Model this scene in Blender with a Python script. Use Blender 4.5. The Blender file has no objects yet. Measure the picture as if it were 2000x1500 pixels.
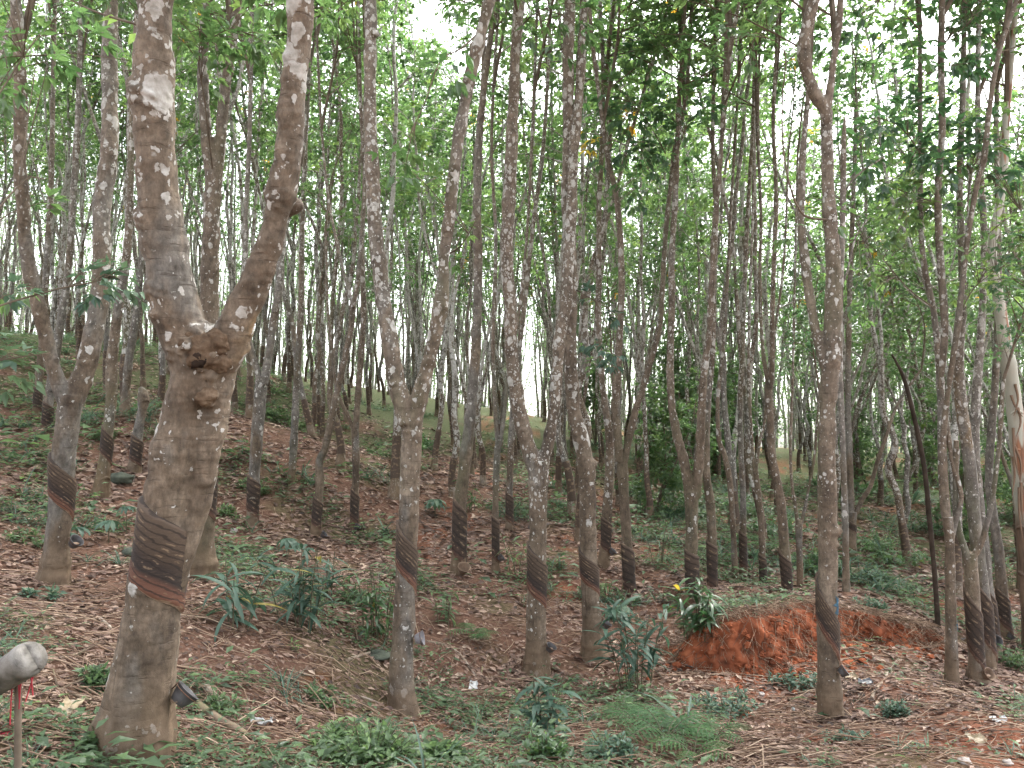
import bpy, math, random
import numpy as np
from mathutils import Vector, Matrix

rng = np.random.default_rng(7)
sc = bpy.context.scene
COL = sc.collection

# ------------------------------------------------------------------ camera
F = 1500.0
PITCH = math.radians(3.5)
FWD = np.array([0, math.cos(PITCH), math.sin(PITCH)])
UPV = np.array([0, -math.sin(PITCH), math.cos(PITCH)])
RGT = np.array([1.0, 0, 0])

def at(px, py, d):
    return d * (RGT * (px - 1000) / F + UPV * (750 - py) / F + FWD)

cam = bpy.data.cameras.new("camera")
cam.sensor_width = 36
cam.lens = F / 2000 * 36
cam.clip_start = 0.05
cam.clip_end = 2000
camo = bpy.data.objects.new("camera", cam)
camo.rotation_euler = (math.pi / 2 + PITCH, 0, 0)
COL.objects.link(camo)
sc.camera = camo

# ------------------------------------------------------------------ numpy noise
def _hash(i, j, k, seed):
    h = (i.astype(np.int64) * 374761393 + j.astype(np.int64) * 668265263 + k.astype(np.int64) * 2147483647 + seed * 974711) & 0xffffffff
    h = ((h ^ (h >> 13)) * 1274126177) & 0xffffffff
    h = (h ^ (h >> 16)) & 0xffffff
    return h / float(0xffffff)

def vnoise(P, seed=0):
    P = np.asarray(P, float)
    I = np.floor(P).astype(np.int64)
    f = P - I
    f = f * f * (3 - 2 * f)
    r = 0
    for a in (0, 1):
        for b in (0, 1):
            for c in (0, 1):
                w = (f[:, 0] if a else 1 - f[:, 0]) * (f[:, 1] if b else 1 - f[:, 1]) * (f[:, 2] if c else 1 - f[:, 2])
                r = r + w * _hash(I[:, 0] + a, I[:, 1] + b, I[:, 2] + c, seed)
    return r * 2 - 1

def fbm(P, seed=0, oct=3):
    P = np.asarray(P, float)
    r = 0
    amp = 1.0
    for o in range(oct):
        r = r + amp * vnoise(P * (2 ** o), seed + o)
        amp *= 0.5
    return r

def fbm2(x, y, s, seed=0, oct=3):
    return fbm(np.stack([x * s, y * s, np.zeros_like(x)], 1), seed, oct)

def nrm(v):
    return v / np.maximum(np.linalg.norm(v, axis=-1, keepdims=True), 1e-9)

# ------------------------------------------------------------------ mesh builder
class MB:
    def __init__(s):
        s.V = []; s.T = []; s.Q = []; s.n = 0; s.tint = []
    def add(s, V, F, mat=0, tint=0.5):
        V = np.asarray(V, float); F = np.asarray(F, np.int64)
        s.V.append(V)
        t = np.full(len(V), tint, float) if np.isscalar(tint) else np.asarray(tint, float)
        s.tint.append(t)
        (s.T if F.shape[1] == 3 else s.Q).append((F + s.n, np.full(len(F), mat)))
        s.n += len(V)
    def mesh(s, name, mats, smooth=True):
        me = bpy.data.meshes.new(name)
        V = np.concatenate(s.V)
        me.vertices.add(len(V)); me.vertices.foreach_set('co', V.astype(np.float32).ravel())
        loops = []; tot = []; mi = []
        for L, k in ((s.T, 3), (s.Q, 4)):
            for f, m in L:
                loops.append(f.ravel()); tot.append(np.full(len(f), k)); mi.append(m)
        loops = np.concatenate(loops); tot = np.concatenate(tot); mi = np.concatenate(mi)
        me.loops.add(len(loops)); me.loops.foreach_set('vertex_index', loops.astype(np.int32))
        me.polygons.add(len(tot))
        st = np.concatenate([[0], np.cumsum(tot)[:-1]])
        me.polygons.foreach_set('loop_start', st.astype(np.int32))
        me.polygons.foreach_set('material_index', mi.astype(np.int32))
        me.polygons.foreach_set('use_smooth', np.full(len(tot), smooth))
        me.update(calc_edges=True)
        a = me.attributes.new('tint', 'FLOAT', 'POINT')
        a.data.foreach_set('value', np.concatenate(s.tint).astype(np.float32))
        for m in mats:
            me.materials.append(m)
        return me
    def build(s, name, mats, parent=None, smooth=True, loc=(0, 0, 0)):
        if not isinstance(mats, (list, tuple)):
            mats = [mats]
        return link(name, s.mesh(name, mats, smooth), parent, loc)

def link(name, me, parent=None, loc=(0, 0, 0)):
    o = bpy.data.objects.new(name, me)
    COL.objects.link(o)
    o.location = loc
    if parent is not None:
        o.parent = parent
    return o

def tag(o, label=None, cat=None, group=None, kind=None):
    if label: o['label'] = label
    if cat: o['category'] = cat
    if group: o['group'] = group
    if kind: o['kind'] = kind
    return o

def empty(name, loc, label, cat, group=None, rz=0):
    o = link(name, None, None, loc)
    o.empty_display_size = 0.1
    o.rotation_euler = (0, 0, rz)
    return tag(o, label, cat, group)

# ------------------------------------------------------------------ geometry helpers
def resample(P, R, ds):
    """Catmull-Rom through P (n,3) with radii R, sampled about every ds."""
    P = np.asarray(P, float); R = np.asarray(R, float)
    if len(P) == 1:
        return P, R
    Pe = np.vstack([2 * P[0] - P[1], P, 2 * P[-1] - P[-2]])
    out = []; ro = []
    for i in range(len(P) - 1):
        p0, p1, p2, p3 = Pe[i], Pe[i + 1], Pe[i + 2], Pe[i + 3]
        L = np.linalg.norm(p2 - p1)
        n = max(1, int(L / ds))
        for k in range(n):
            t = k / n
            out.append(0.5 * (2 * p1 + (p2 - p0) * t + (2 * p0 - 5 * p1 + 4 * p2 - p3) * t * t + (3 * p1 - p0 - 3 * p2 + p3) * t ** 3))
            ro.append(R[i] * (1 - t) + R[i + 1] * t)
    out.append(P[-1]); ro.append(R[-1])
    return np.array(out), np.array(ro)

def frames(P):
    T = nrm(np.gradient(P, axis=0))
    n = np.cross(T[0], [0, 1, 0])
    if np.linalg.norm(n) < 1e-3:
        n = np.cross(T[0], [1, 0, 0])
    n = n / np.linalg.norm(n)
    N = []
    for t in T:
        n = n - t * np.dot(n, t)
        n = n / max(np.linalg.norm(n), 1e-9)
        N.append(n)
    N = np.array(N)
    B = np.cross(T, N)
    return T, N, B

def tube(mb, P, R, sides=8, mat=0, tint=0.5, cap=True, lump=0.0, seed=0, fluting=None):
    P = np.asarray(P, float); R = np.asarray(R, float)
    T, N, B = frames(P)
    a = np.linspace(0, 2 * math.pi, sides, endpoint=False)
    ring = N[:, None, :] * np.cos(a)[None, :, None] + B[:, None, :] * np.sin(a)[None, :, None]
    rr = np.repeat(R[:, None], sides, 1)
    if lump:
        q = (P[:, None, :] + ring * R[:, None, None]).reshape(-1, 3)
        rr = rr * (1 + lump * fbm(q * 5 + seed * 3.1, seed).reshape(rr.shape))
    if fluting is not None:
        rr = rr * (1 + fluting[:, None] * np.cos(a * 5 + seed)[None, :] + 0.6 * fluting[:, None] * np.cos(a * 3 + seed * 2)[None, :])
    V = (P[:, None, :] + ring * rr[:, :, None]).reshape(-1, 3)
    n = len(P)
    i = np.arange(n - 1)[:, None]; j = np.arange(sides)[None, :]; j2 = (j + 1) % sides
    Fq = np.stack([i * sides + j, i * sides + j2, (i + 1) * sides + j2, (i + 1) * sides + j], -1).reshape(-1, 4)
    base = mb.n
    mb.add(V, Fq, mat, tint)
    if cap:
        for row, flip in ((0, True), (n - 1, False)):
            c = P[row]
            Vc = np.vstack([V[row * sides:(row + 1) * sides], c])
            jj = np.arange(sides); k2 = (jj + 1) % sides
            Ft = np.stack([k2, jj, np.full(sides, sides)], 1) if flip else np.stack([jj, k2, np.full(sides, sides)], 1)
            mb.add(Vc, Ft, mat, tint)

def blob(mb, c, r, scale=(1, 1, 1), mat=0, tint=0.5, lump=0.2, seed=0, nu=12, nv=8):
    th = np.linspace(0, math.pi, nv + 1); ph = np.linspace(0, 2 * math.pi, nu, endpoint=False)
    d = np.stack([np.sin(th)[:, None] * np.cos(ph), np.sin(th)[:, None] * np.sin(ph), np.cos(th)[:, None] * np.ones(nu)], -1).reshape(-1, 3)
    rad = r * (1 + lump * fbm(d * 2.1 + seed * 1.7, seed))
    V = np.asarray(c) + d * rad[:, None] * np.asarray(scale)
    i = np.arange(nv)[:, None]; j = np.arange(nu)[None, :]; j2 = (j + 1) % nu
    Fq = np.stack([i * nu + j, (i + 1) * nu + j, (i + 1) * nu + j2, i * nu + j2], -1).reshape(-1, 4)
    mb.add(V, Fq, mat, tint)

def leaves(mb, B, D, N, L, W, tint, mat=0, droop=0.15, fold=0.18):
    """folded two-triangle-pair leaves (5 points)"""
    B = np.asarray(B, float); n = len(B)
    D = nrm(D); S = nrm(np.cross(D, N)); N = np.cross(S, D)
    L = np.broadcast_to(L, n)[:, None]; W = np.broadcast_to(W, n)[:, None]
    m1 = B + D * L * 0.42 - N * L * droop * 0.1
    l = m1 + S * W * 0.5 + N * W * fold
    r = m1 - S * W * 0.5 + N * W * fold
    t = B + D * L - N * L * droop
    V = np.stack([B, r, m1 , t, l], 1).reshape(-1, 3)
    k = np.arange(n)[:, None] * 5
    Fq = np.concatenate([k + np.array([0, 1, 3, 2]), k + np.array([0, 2, 3, 4])])
    mb.add(V, Fq, mat, np.repeat(np.broadcast_to(tint, n), 5))

def blades(mb, B, D, N, L, W, tint, mat=0, bend=0.4, seg=5, fold=0.2, prof=None):
    """long leaves, seg cross sections, arching along -N"""
    B = np.asarray(B, float); n = len(B)
    D = nrm(D); S = nrm(np.cross(D, N)); N = np.cross(S, D)
    L = np.broadcast_to(L, n); W = np.broadcast_to(W, n); bend = np.broadcast_to(bend, n)
    rows = []
    for i in range(seg + 1):
        t = i / seg
        w = math.sin(math.pi * min(1, t * 0.93 + 0.07)) ** 0.7 if prof is None else prof(t)
        ang = bend * t
        c = B + D * (L * t * np.cos(ang * 0.55))[:, None] - N * (L * t * np.sin(ang * 0.55))[:, None]
        nn = N * np.cos(ang)[:, None] + D * np.sin(ang)[:, None]
        h = (W * w * 0.5)[:, None]
        rows += [c + S * h + nn * h * fold * 2, c, c - S * h + nn * h * fold * 2]
    V = np.stack(rows, 1).reshape(-1, 3)
    k = np.arange(n)[:, None] * (3 * (seg + 1))
    Fs = []
    for i in range(seg):
        a = 3 * i
        Fs += [k + np.array([a, a + 1, a + 4, a + 3]), k + np.array([a + 1, a + 2, a + 5, a + 4])]
    mb.add(V, np.concatenate(Fs), mat, np.repeat(np.broadcast_to(tint, n), 3 * (seg + 1)))

def rand_dirs(n, r):
    v = r.normal(size=(n, 3))
    return nrm(v)

# ------------------------------------------------------------------ materials
def new_mat(name):
    m = bpy.data.materials.new(name); m.use_nodes = True
    nt = m.node_tree; nt.nodes.clear()
    out = nt.nodes.new('ShaderNodeOutputMaterial')
    return m, nt, out

class NT:
    def __init__(s, nt): s.nt = nt
    def n(s, t, **kw):
        x = s.nt.nodes.new(t)
        for k, v in kw.items(): setattr(x, k, v)
        return x
    def l(s, a, b): s.nt.links.new(a, b)
    def val(s, sock, v):
        if hasattr(v, 'is_linked') or hasattr(v, 'node'): s.l(v, sock)
        else: sock.default_value = v
    def math(s, op, a, b=0.0, clamp=False):
        x = s.n('ShaderNodeMath', operation=op, use_clamp=clamp)
        s.val(x.inputs[0], a); s.val(x.inputs[1], b)
        return x.outputs[0]
    def noise(s, vec, scale, detail=3, rough=0.55, out='Fac'):
        x = s.n('ShaderNodeTexNoise')
        x.inputs['Scale'].default_value = scale; x.inputs['Detail'].default_value = detail; x.inputs['Roughness'].default_value = rough
        s.l(vec, x.inputs['Vector'])
        return x.outputs[out]
    def ramp(s, fac, stops, interp='LINEAR'):
        x = s.n('ShaderNodeValToRGB'); x.color_ramp.interpolation = interp
        e = x.color_ramp.elements
        while len(e) < len(stops): e.new(0.5)
        for q, (p, c) in zip(e, stops):
            q.position = p; q.color = (c if isinstance(c, tuple) else (c, c, c)) + (1,)
        s.l(fac, x.inputs[0])
        return x.outputs['Color']
    def mix(s, fac, a, b):
        x = s.n('ShaderNodeMix', data_type='RGBA')
        s.val(x.inputs[0], fac)
        for sock, v in ((x.inputs[6], a), (x.inputs[7], b)):
            if isinstance(v, tuple): sock.default_value = v + (1,) if len(v) == 3 else v
            else: s.l(v, sock)
        return x.outputs[2]
    def mapping(s, vec, scale=(1, 1, 1), loc=None):
        x = s.n('ShaderNodeMapping'); x.inputs['Scale'].default_value = scale
        s.l(vec, x.inputs['Vector'])
        if loc is not None: s.l(loc, x.inputs['Location'])
        return x.outputs[0]
    def smooth(s, v, a, b):
        x = s.n('ShaderNodeMapRange', interpolation_type='SMOOTHSTEP')
        s.val(x.inputs[0], v); s.val(x.inputs[1], a); s.val(x.inputs[2], b)
        return x.outputs[0]

def bark_material():
    m, nt, out = new_mat('bark'); g = NT(nt)
    tc = g.n('ShaderNodeTexCoord').outputs['Object']
    oi = g.n('ShaderNodeObjectInfo')
    off = g.math('MULTIPLY', oi.outputs['Random'], 53.0)
    cmb = g.n('ShaderNodeCombineXYZ')
    for i in range(3): g.l(off, cmb.inputs[i])
    v = g.n('ShaderNodeVectorMath', operation='ADD'); g.l(tc, v.inputs[0]); g.l(cmb.outputs[0], v.inputs[1]); v = v.outputs[0]
    sep = g.n('ShaderNodeSeparateXYZ'); g.l(tc, sep.inputs[0]); z = sep.outputs[2]
    csep = g.n('ShaderNodeSeparateColor'); g.l(oi.outputs['Color'], csep.inputs[0])
    lich, gray, ochre = csep.outputs[0], csep.outputs[1], csep.outputs[2]
    ssc = g.math('ADD', 0.75, g.math('MULTIPLY', g.math('FRACT', g.math('MULTIPLY', oi.outputs['Random'], 7.31)), 0.75))
    vsc = g.n('ShaderNodeVectorMath', operation='SCALE'); g.l(v, vsc.inputs[0]); g.l(ssc, vsc.inputs['Scale']); vv = vsc.outputs[0]
    base = g.ramp(g.noise(g.mapping(v, (1, 1, .45)), 4.5, 5, .6), [(0.3, (0.058, 0.043, 0.031)), (0.5, (0.113, 0.084, 0.059)), (0.7, (0.168, 0.132, 0.098))])
    gy = g.ramp(g.noise(g.mapping(v, (1, 1, .6)), 7, 5, .6), [(0.3, (0.075, 0.067, 0.057)), (0.7, (0.18, 0.163, 0.142))])
    gm = g.smooth(g.noise(g.mapping(v, (1, 1, .35)), 2.6, 4), g.math('SUBTRACT', 0.80, g.math('MULTIPLY', gray, 0.6)), g.math('SUBTRACT', 0.88, g.math('MULTIPLY', gray, 0.5)))
    c = g.mix(gm, base, gy)
    om = g.smooth(g.noise(g.mapping(v, (1, 1, .4)), 1.8, 4), g.math('SUBTRACT', 0.86, g.math('MULTIPLY', ochre, 0.5)), g.math('SUBTRACT', 0.98, g.math('MULTIPLY', ochre, 0.5)))
    c = g.mix(g.math('MULTIPLY', g.math('MULTIPLY', om, g.noise(v, 11, 4)), 1.0), c, (0.22, 0.125, 0.032))
    c = g.mix(g.math('MULTIPLY', g.smooth(z, 1.2, 5.0), 0.42), c, g.ramp(g.noise(v, 9, 5, .65), [(0.3, (0.12, 0.095, 0.075)), (0.7, (0.25, 0.215, 0.18))]))
    mot = g.ramp(g.math('ADD', g.math('MULTIPLY', g.noise(g.mapping(v, (1, 1, .7)), 16, 6, .72), .65), g.math('MULTIPLY', g.noise(g.mapping(v, (1, 1, .5)), 48, 4, .7), .35)), [(0.36, 0.42), (0.5, 0.95), (0.64, 1.55)])
    mm = g.n('ShaderNodeMix', data_type='RGBA', blend_type='MULTIPLY'); mm.inputs[0].default_value = .9; g.l(c, mm.inputs[6]); g.l(mot, mm.inputs[7]); c = mm.outputs[2]
    al = g.math('MULTIPLY', g.smooth(g.noise(g.mapping(v, (1, 1, .3)), 2.1, 4, .6), .48, .66), g.math('FRACT', g.math('MULTIPLY', oi.outputs['Random'], 3.77)))
    c = g.mix(g.math('MULTIPLY', al, .55), c, (0.085, 0.088, 0.045))
    # fine horizontal cracks
    cr = g.smooth(g.noise(g.mapping(v, (7, 7, 48)), 1.0, 5, .65), 0.56, 0.70)
    c = g.mix(g.math('MULTIPLY', cr, 0.45), c, (0.04, 0.026, 0.018))
    vs = g.smooth(g.noise(g.mapping(v, (7, 7, .35)), 1.6, 4, .6), 0.60, 0.70)
    c = g.mix(g.math('MULTIPLY', g.math('MULTIPLY', vs, g.smooth(z, 1.6, .5)), .7), c, (0.035, 0.024, 0.016))
    # lichen: round pale crusts of several sizes, more of them up the stem
    up = g.smooth(z, 0.3, 3.8)
    amt = g.math('ADD', g.math('MULTIPLY', up, 0.62), g.math('MULTIPLY', lich, 0.8))
    clump = g.noise(v, 2.3, 3)
    wob = g.n('ShaderNodeVectorMath', operation='MULTIPLY_ADD')
    nz = g.n('ShaderNodeTexNoise'); nz.inputs['Scale'].default_value = 26; nz.inputs['Detail'].default_value = 4; g.l(v, nz.inputs['Vector'])
    g.l(nz.outputs['Color'], wob.inputs[0]); wob.inputs[1].default_value = (.06, .06, .06); g.l(vv, wob.inputs[2])
    masks = None
    for sc_, k in ((8.5, 0.30), (17, .34), (38, .30)):
        vo = g.n('ShaderNodeTexVoronoi'); vo.inputs['Scale'].default_value = sc_
        g.l(g.mapping(wob.outputs[0], (1, 1, 0.72)), vo.inputs['Vector'])
        rs = g.n('ShaderNodeSeparateColor'); g.l(vo.outputs['Color'], rs.inputs[0])
        size = g.math('MULTIPLY', g.math('SUBTRACT', g.math('ADD', g.math('ADD', rs.outputs[0], g.math('MULTIPLY', amt, 0.62)), g.math('MULTIPLY', g.math('SUBTRACT', clump, .5), 0.9)), 0.80), k * 1.9)
        mk = g.smooth(g.math('SUBTRACT', size, vo.outputs['Distance']), 0.0, 0.075)
        masks = mk if masks is None else g.math('MAXIMUM', masks, mk)
    lc = g.ramp(g.noise(v, 30, 3), [(0.3, (0.26, 0.245, 0.215)), (0.55, (0.39, 0.375, 0.345)), (0.75, (0.50, 0.485, 0.455))])
    soft = g.math('ADD', .62, g.math('MULTIPLY', g.noise(v, 13, 3), .55), True)
    c = g.mix(g.math('MULTIPLY', masks, soft), c, lc)
    # splashed mud at the foot
    mud = g.math('MULTIPLY', g.smooth(g.math('ADD', z, g.math('MULTIPLY', g.noise(v, 6, 3), 0.35)), 0.75, 0.2), 0.8)
    c = g.mix(mud, c, g.ramp(g.noise(v, 9, 4), [(0.3, (0.085, 0.056, 0.034)), (0.7, (0.18, 0.125, 0.08))]))
    b = g.n('ShaderNodeBsdfPrincipled'); g.l(c, b.inputs['Base Color']); b.inputs['Roughness'].default_value = 0.85
    b.inputs['Specular IOR Level'].default_value = 0.25
    bp = g.n('ShaderNodeBump'); bp.inputs['Strength'].default_value = 0.6; bp.inputs['Distance'].default_value = 0.009
    h = g.math('ADD', g.math('MULTIPLY', masks, 0.4), g.math('SUBTRACT', g.math('ADD', g.noise(v, 22, 6, .7), g.math('MULTIPLY', g.noise(g.mapping(v, (1, 1, .3)), 55, 3), .5)), g.math('MULTIPLY', cr, 0.6)))
    g.l(h, bp.inputs['Height']); g.l(bp.outputs[0], b.inputs['Normal'])
    g.l(b.outputs[0], out.inputs[0])
    return m

def panel_material(fresh):
    m, nt, out = new_mat('tapped_bark_fresh' if fresh else 'tapped_bark'); g = NT(nt)
    tc = g.n('ShaderNodeTexCoord').outputs['Object']
    t = g.n('ShaderNodeAttribute', attribute_name='tint').outputs['Fac']
    n = g.noise(g.mapping(tc, (1, 1, 2.5)), 9, 4)
    tt = g.math('ADD', t, g.math('MULTIPLY', g.math('SUBTRACT', n, 0.5), 0.10))
    if fresh:
        st = [(0.0, (0.34, 0.25, 0.18)), (0.03, (0.115, 0.050, 0.031)), (0.20, (0.085, 0.039, 0.025)), (0.27, (0.024, 0.017, 0.014)), (0.42, (0.028, 0.019, 0.015)), (0.52, (0.050, 0.033, 0.022)), (1.0, (0.075, 0.052, 0.036))]
    else:
        st = [(0.0, (0.16, 0.10, 0.07)), (0.05, (0.07, 0.036, 0.024)), (0.3, (0.030, 0.021, 0.016)), (0.65, (0.038, 0.026, 0.019)), (1.0, (0.075, 0.05, 0.034))]
    c = g.ramp(tt, st)
    fine = g.noise(g.mapping(tc, (3, 3, 14)), 6, 5, .65)
    c = g.mix(g.math('MULTIPLY', g.smooth(fine, .5, .8), .28), c, (0.16, 0.105, 0.065))
    gv = g.math('SINE', g.math('ADD', g.math('MULTIPLY', tt, 62.0 if fresh else 40.0), g.math('MULTIPLY', g.noise(tc, 7, 3), 5.0)))
    c = g.mix(g.math('MULTIPLY', g.smooth(gv, .5, .95), .75), c, (0.016, 0.011, 0.009))
    fl = g.math('MULTIPLY', g.smooth(gv, -.55, -.9), g.smooth(g.noise(g.mapping(tc, (6, 6, 9)), 2.3, 3), 0.52, 0.62))
    c = g.mix(g.math('MULTIPLY', fl, 0.7), c, (0.20, 0.14, 0.09))
    b = g.n('ShaderNodeBsdfPrincipled'); g.l(c, b.inputs['Base Color']); b.inputs['Roughness'].default_value = 0.75
    b.inputs['Specular IOR Level'].default_value = 0.3
    bp = g.n('ShaderNodeBump'); bp.inputs['Strength'].default_value = 0.6; bp.inputs['Distance'].default_value = 0.006
    g.l(fine, bp.inputs['Height']); g.l(bp.outputs[0], b.inputs['Normal'])
    g.l(b.outputs[0], out.inputs[0])
    return m

def leaf_material(name, stops, trans=0.45, tcol=1.8, gloss=0.06, rough=0.4):
    """stops: colour ramp over the per-leaf tint"""
    m, nt, out = new_mat(name); g = NT(nt)
    t = g.n('ShaderNodeAttribute', attribute_name='tint').outputs['Fac']
    oi = g.n('ShaderNodeObjectInfo')
    tt = g.math('ADD', t, g.math('MULTIPLY', g.math('MULTIPLY', g.math('SUBTRACT', oi.outputs['Random'], .5), .3), g.math('LESS_THAN', t, .97)))
    tt = g.math('MINIMUM', tt, g.math('ADD', .955, g.math('MULTIPLY', g.math('GREATER_THAN', t, .97), .1)))
    c = g.ramp(tt, stops)
    df = g.n('ShaderNodeBsdfDiffuse'); g.l(c, df.inputs[0])
    tr = g.n('ShaderNodeBsdfTranslucent')
    mt = g.n('ShaderNodeMix', data_type='RGBA', blend_type='MULTIPLY'); mt.inputs[0].default_value = 1
    g.l(c, mt.inputs[6]); mt.inputs[7].default_value = (tcol * 1.12, tcol * 1.14, tcol * .95, 1)
    g.l(mt.outputs[2], tr.inputs[0])
    mx = g.n('ShaderNodeMixShader'); mx.inputs[0].default_value = trans
    g.l(df.outputs[0], mx.inputs[1]); g.l(tr.outputs[0], mx.inputs[2])
    gl = g.n('ShaderNodeBsdfGlossy'); gl.inputs['Roughness'].default_value = rough
    m2 = g.n('ShaderNodeMixShader'); m2.inputs[0].default_value = gloss
    g.l(mx.outputs[0], m2.inputs[1]); g.l(gl.outputs[0], m2.inputs[2])
    g.l(m2.outputs[0], out.inputs[0])
    return m

def plain(name, stops, scale=8, rough=0.8, spec=0.3, bump=0.0, use_tint=False, det=4):
    m, nt, out = new_mat(name); g = NT(nt)
    tc = g.n('ShaderNodeTexCoord').outputs['Object']
    n = g.noise(tc, scale, det, .6)
    fac = n
    if use_tint:
        t = g.n('ShaderNodeAttribute', attribute_name='tint').outputs['Fac']
        fac = g.math('ADD', t, g.math('MULTIPLY', g.math('SUBTRACT', n, .5), .25))
    c = g.ramp(fac, stops)
    b = g.n('ShaderNodeBsdfPrincipled'); g.l(c, b.inputs['Base Color']); b.inputs['Roughness'].default_value = rough
    b.inputs['Specular IOR Level'].default_value = spec
    if bump:
        bp = g.n('ShaderNodeBump'); bp.inputs['Strength'].default_value = bump; bp.inputs['Distance'].default_value = 0.01
        g.l(g.noise(tc, scale * 3, 5, .65), bp.inputs['Height']); g.l(bp.outputs[0], b.inputs['Normal'])
    g.l(b.outputs[0], out.inputs[0])
    return m

def ground_material():
    m, nt, out = new_mat('forest_floor'); g = NT(nt)
    tc = g.n('ShaderNodeTexCoord').outputs['Object']
    red = g.n('ShaderNodeAttribute', attribute_name='tint').outputs['Fac']
    soil = g.ramp(g.noise(tc, 2.2, 6, .65), [(0.3, (0.065, 0.034, 0.023)), (0.5, (0.12, 0.062, 0.041)), (0.72, (0.18, 0.098, 0.066))])
    lit = g.ramp(g.noise(tc, 24, 5, .7), [(0.3, (0.03, 0.018, 0.013)), (0.5, (0.09, 0.052, 0.037)), (0.62, (0.145, 0.09, 0.066)), (0.8, (0.25, 0.175, 0.13))])
    c = g.mix(0.6, soil, lit)
    ln = g.n('ShaderNodeVectorMath', operation='LENGTH'); g.l(tc, ln.inputs[0])
    gr = g.smooth(g.math('ADD', g.noise(tc, 0.55, 4, .6), g.math('MULTIPLY', g.smooth(ln.outputs['Value'], 15, 27), .22)), 0.52, 0.66)
    c = g.mix(g.math('MULTIPLY', gr, g.math('ADD', .5, g.math('MULTIPLY', g.smooth(ln.outputs['Value'], 15, 27), .35))), c, g.ramp(g.noise(tc, 14, 4), [(0.3, (0.035, 0.05, 0.022)), (0.7, (0.08, 0.105, 0.045))]))
    rc = g.ramp(g.noise(tc, 7, 5, .6), [(0.3, (0.11, 0.034, 0.016)), (0.7, (0.21, 0.072, 0.037))])
    c = g.mix(red, c, rc)
    b = g.n('ShaderNodeBsdfPrincipled'); g.l(c, b.inputs['Base Color']); b.inputs['Roughness'].default_value = 0.95
    b.inputs['Specular IOR Level'].default_value = 0.1
    bp = g.n('ShaderNodeBump'); bp.inputs['Strength'].default_value = 0.8; bp.inputs['Distance'].default_value = 0.03
    g.l(g.noise(tc, 16, 6, .7), bp.inputs['Height']); g.l(bp.outputs[0], b.inputs['Normal'])
    g.l(b.outputs[0], out.inputs[0])
    return m

BARK = bark_material()
PANEL_F = panel_material(True); PANEL = panel_material(False)
CANOPY = leaf_material('canopy_leaf', [(0.0, (0.034, 0.076, 0.026)), (0.35, (0.064, 0.118, 0.044)), (0.7, (0.094, 0.15, 0.054)), (0.96, (0.13, 0.19, 0.05)), (1.0, (0.40, 0.24, 0.03))], trans=.5, tcol=1.85, gloss=.06)
DARKLEAF = leaf_material('broad_leaf', [(0.0, (0.022, 0.056, 0.025)), (0.5, (0.045, 0.10, 0.04)), (0.95, (0.085, 0.15, 0.045)), (1.0, (0.30, 0.22, 0.03))], trans=.5, tcol=1.9, gloss=.07, rough=.4)
BLUELEAF = leaf_material('cane_leaf', [(0.0, (0.03, 0.062, 0.042)), (0.5, (0.06, 0.108, 0.075)), (0.93, (0.095, 0.15, 0.085)), (1.0, (0.22, 0.18, 0.05))], trans=.3, tcol=1.5, gloss=.035, rough=.5)
HERB = leaf_material('herb_leaf', [(0.0, (0.045, 0.072, 0.04)), (0.5, (0.08, 0.128, 0.062)), (1.0, (0.14, 0.215, 0.075))], trans=.4, tcol=1.6, gloss=.03)
FERN = leaf_material('fern_leaf', [(0.0, (0.03, 0.068, 0.032)), (0.5, (0.06, 0.118, 0.052)), (1.0, (0.10, 0.17, 0.06))], trans=.35, tcol=1.6, gloss=.012)
LITTER = plain('dead_leaf', [(0.0, (0.026, 0.017, 0.013)), (0.35, (0.088, 0.053, 0.039)), (0.6, (0.17, 0.108, 0.081)), (0.82, (0.26, 0.182, 0.138)), (1.0, (0.34, 0.255, 0.19))], 5, .7, .3, 0, True)
STRAW = plain('dry_stem', [(0.0, (0.07, 0.042, 0.028)), (0.5, (0.19, 0.125, 0.085)), (1.0, (0.33, 0.25, 0.18))], 6, .85, .2, 0, True)
TWIG = plain('twig_bark', [(0.3, (0.06, 0.045, 0.032)), (0.7, (0.17, 0.135, 0.10))], 6, .9, .2)
STEM = plain('green_stem', [(0.3, (0.05, 0.055, 0.03)), (0.7, (0.10, 0.085, 0.05))], 10, .7, .3)
CLAY = plain('red_clay', [(0.28, (0.045, 0.02, 0.013)), (0.40, (0.13, 0.042, 0.021)), (0.54, (0.225, 0.070, 0.033)), (0.66, (0.28, 0.095, 0.046)), (0.8, (0.30, 0.15, 0.10))], 3.2, .95, .1, 1.0, False, 6)
GROUND = ground_material()


# ------------------------------------------------------------------ traced trees (pixel outline, own distance)
# key: d, label, colour(lichen, grey, ochre), branches, panel (y_top, y_bottom, slope), hero voxel
def S(t):
    return [tuple(float(v) for v in q.split(',')) for q in t.split()]

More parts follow.
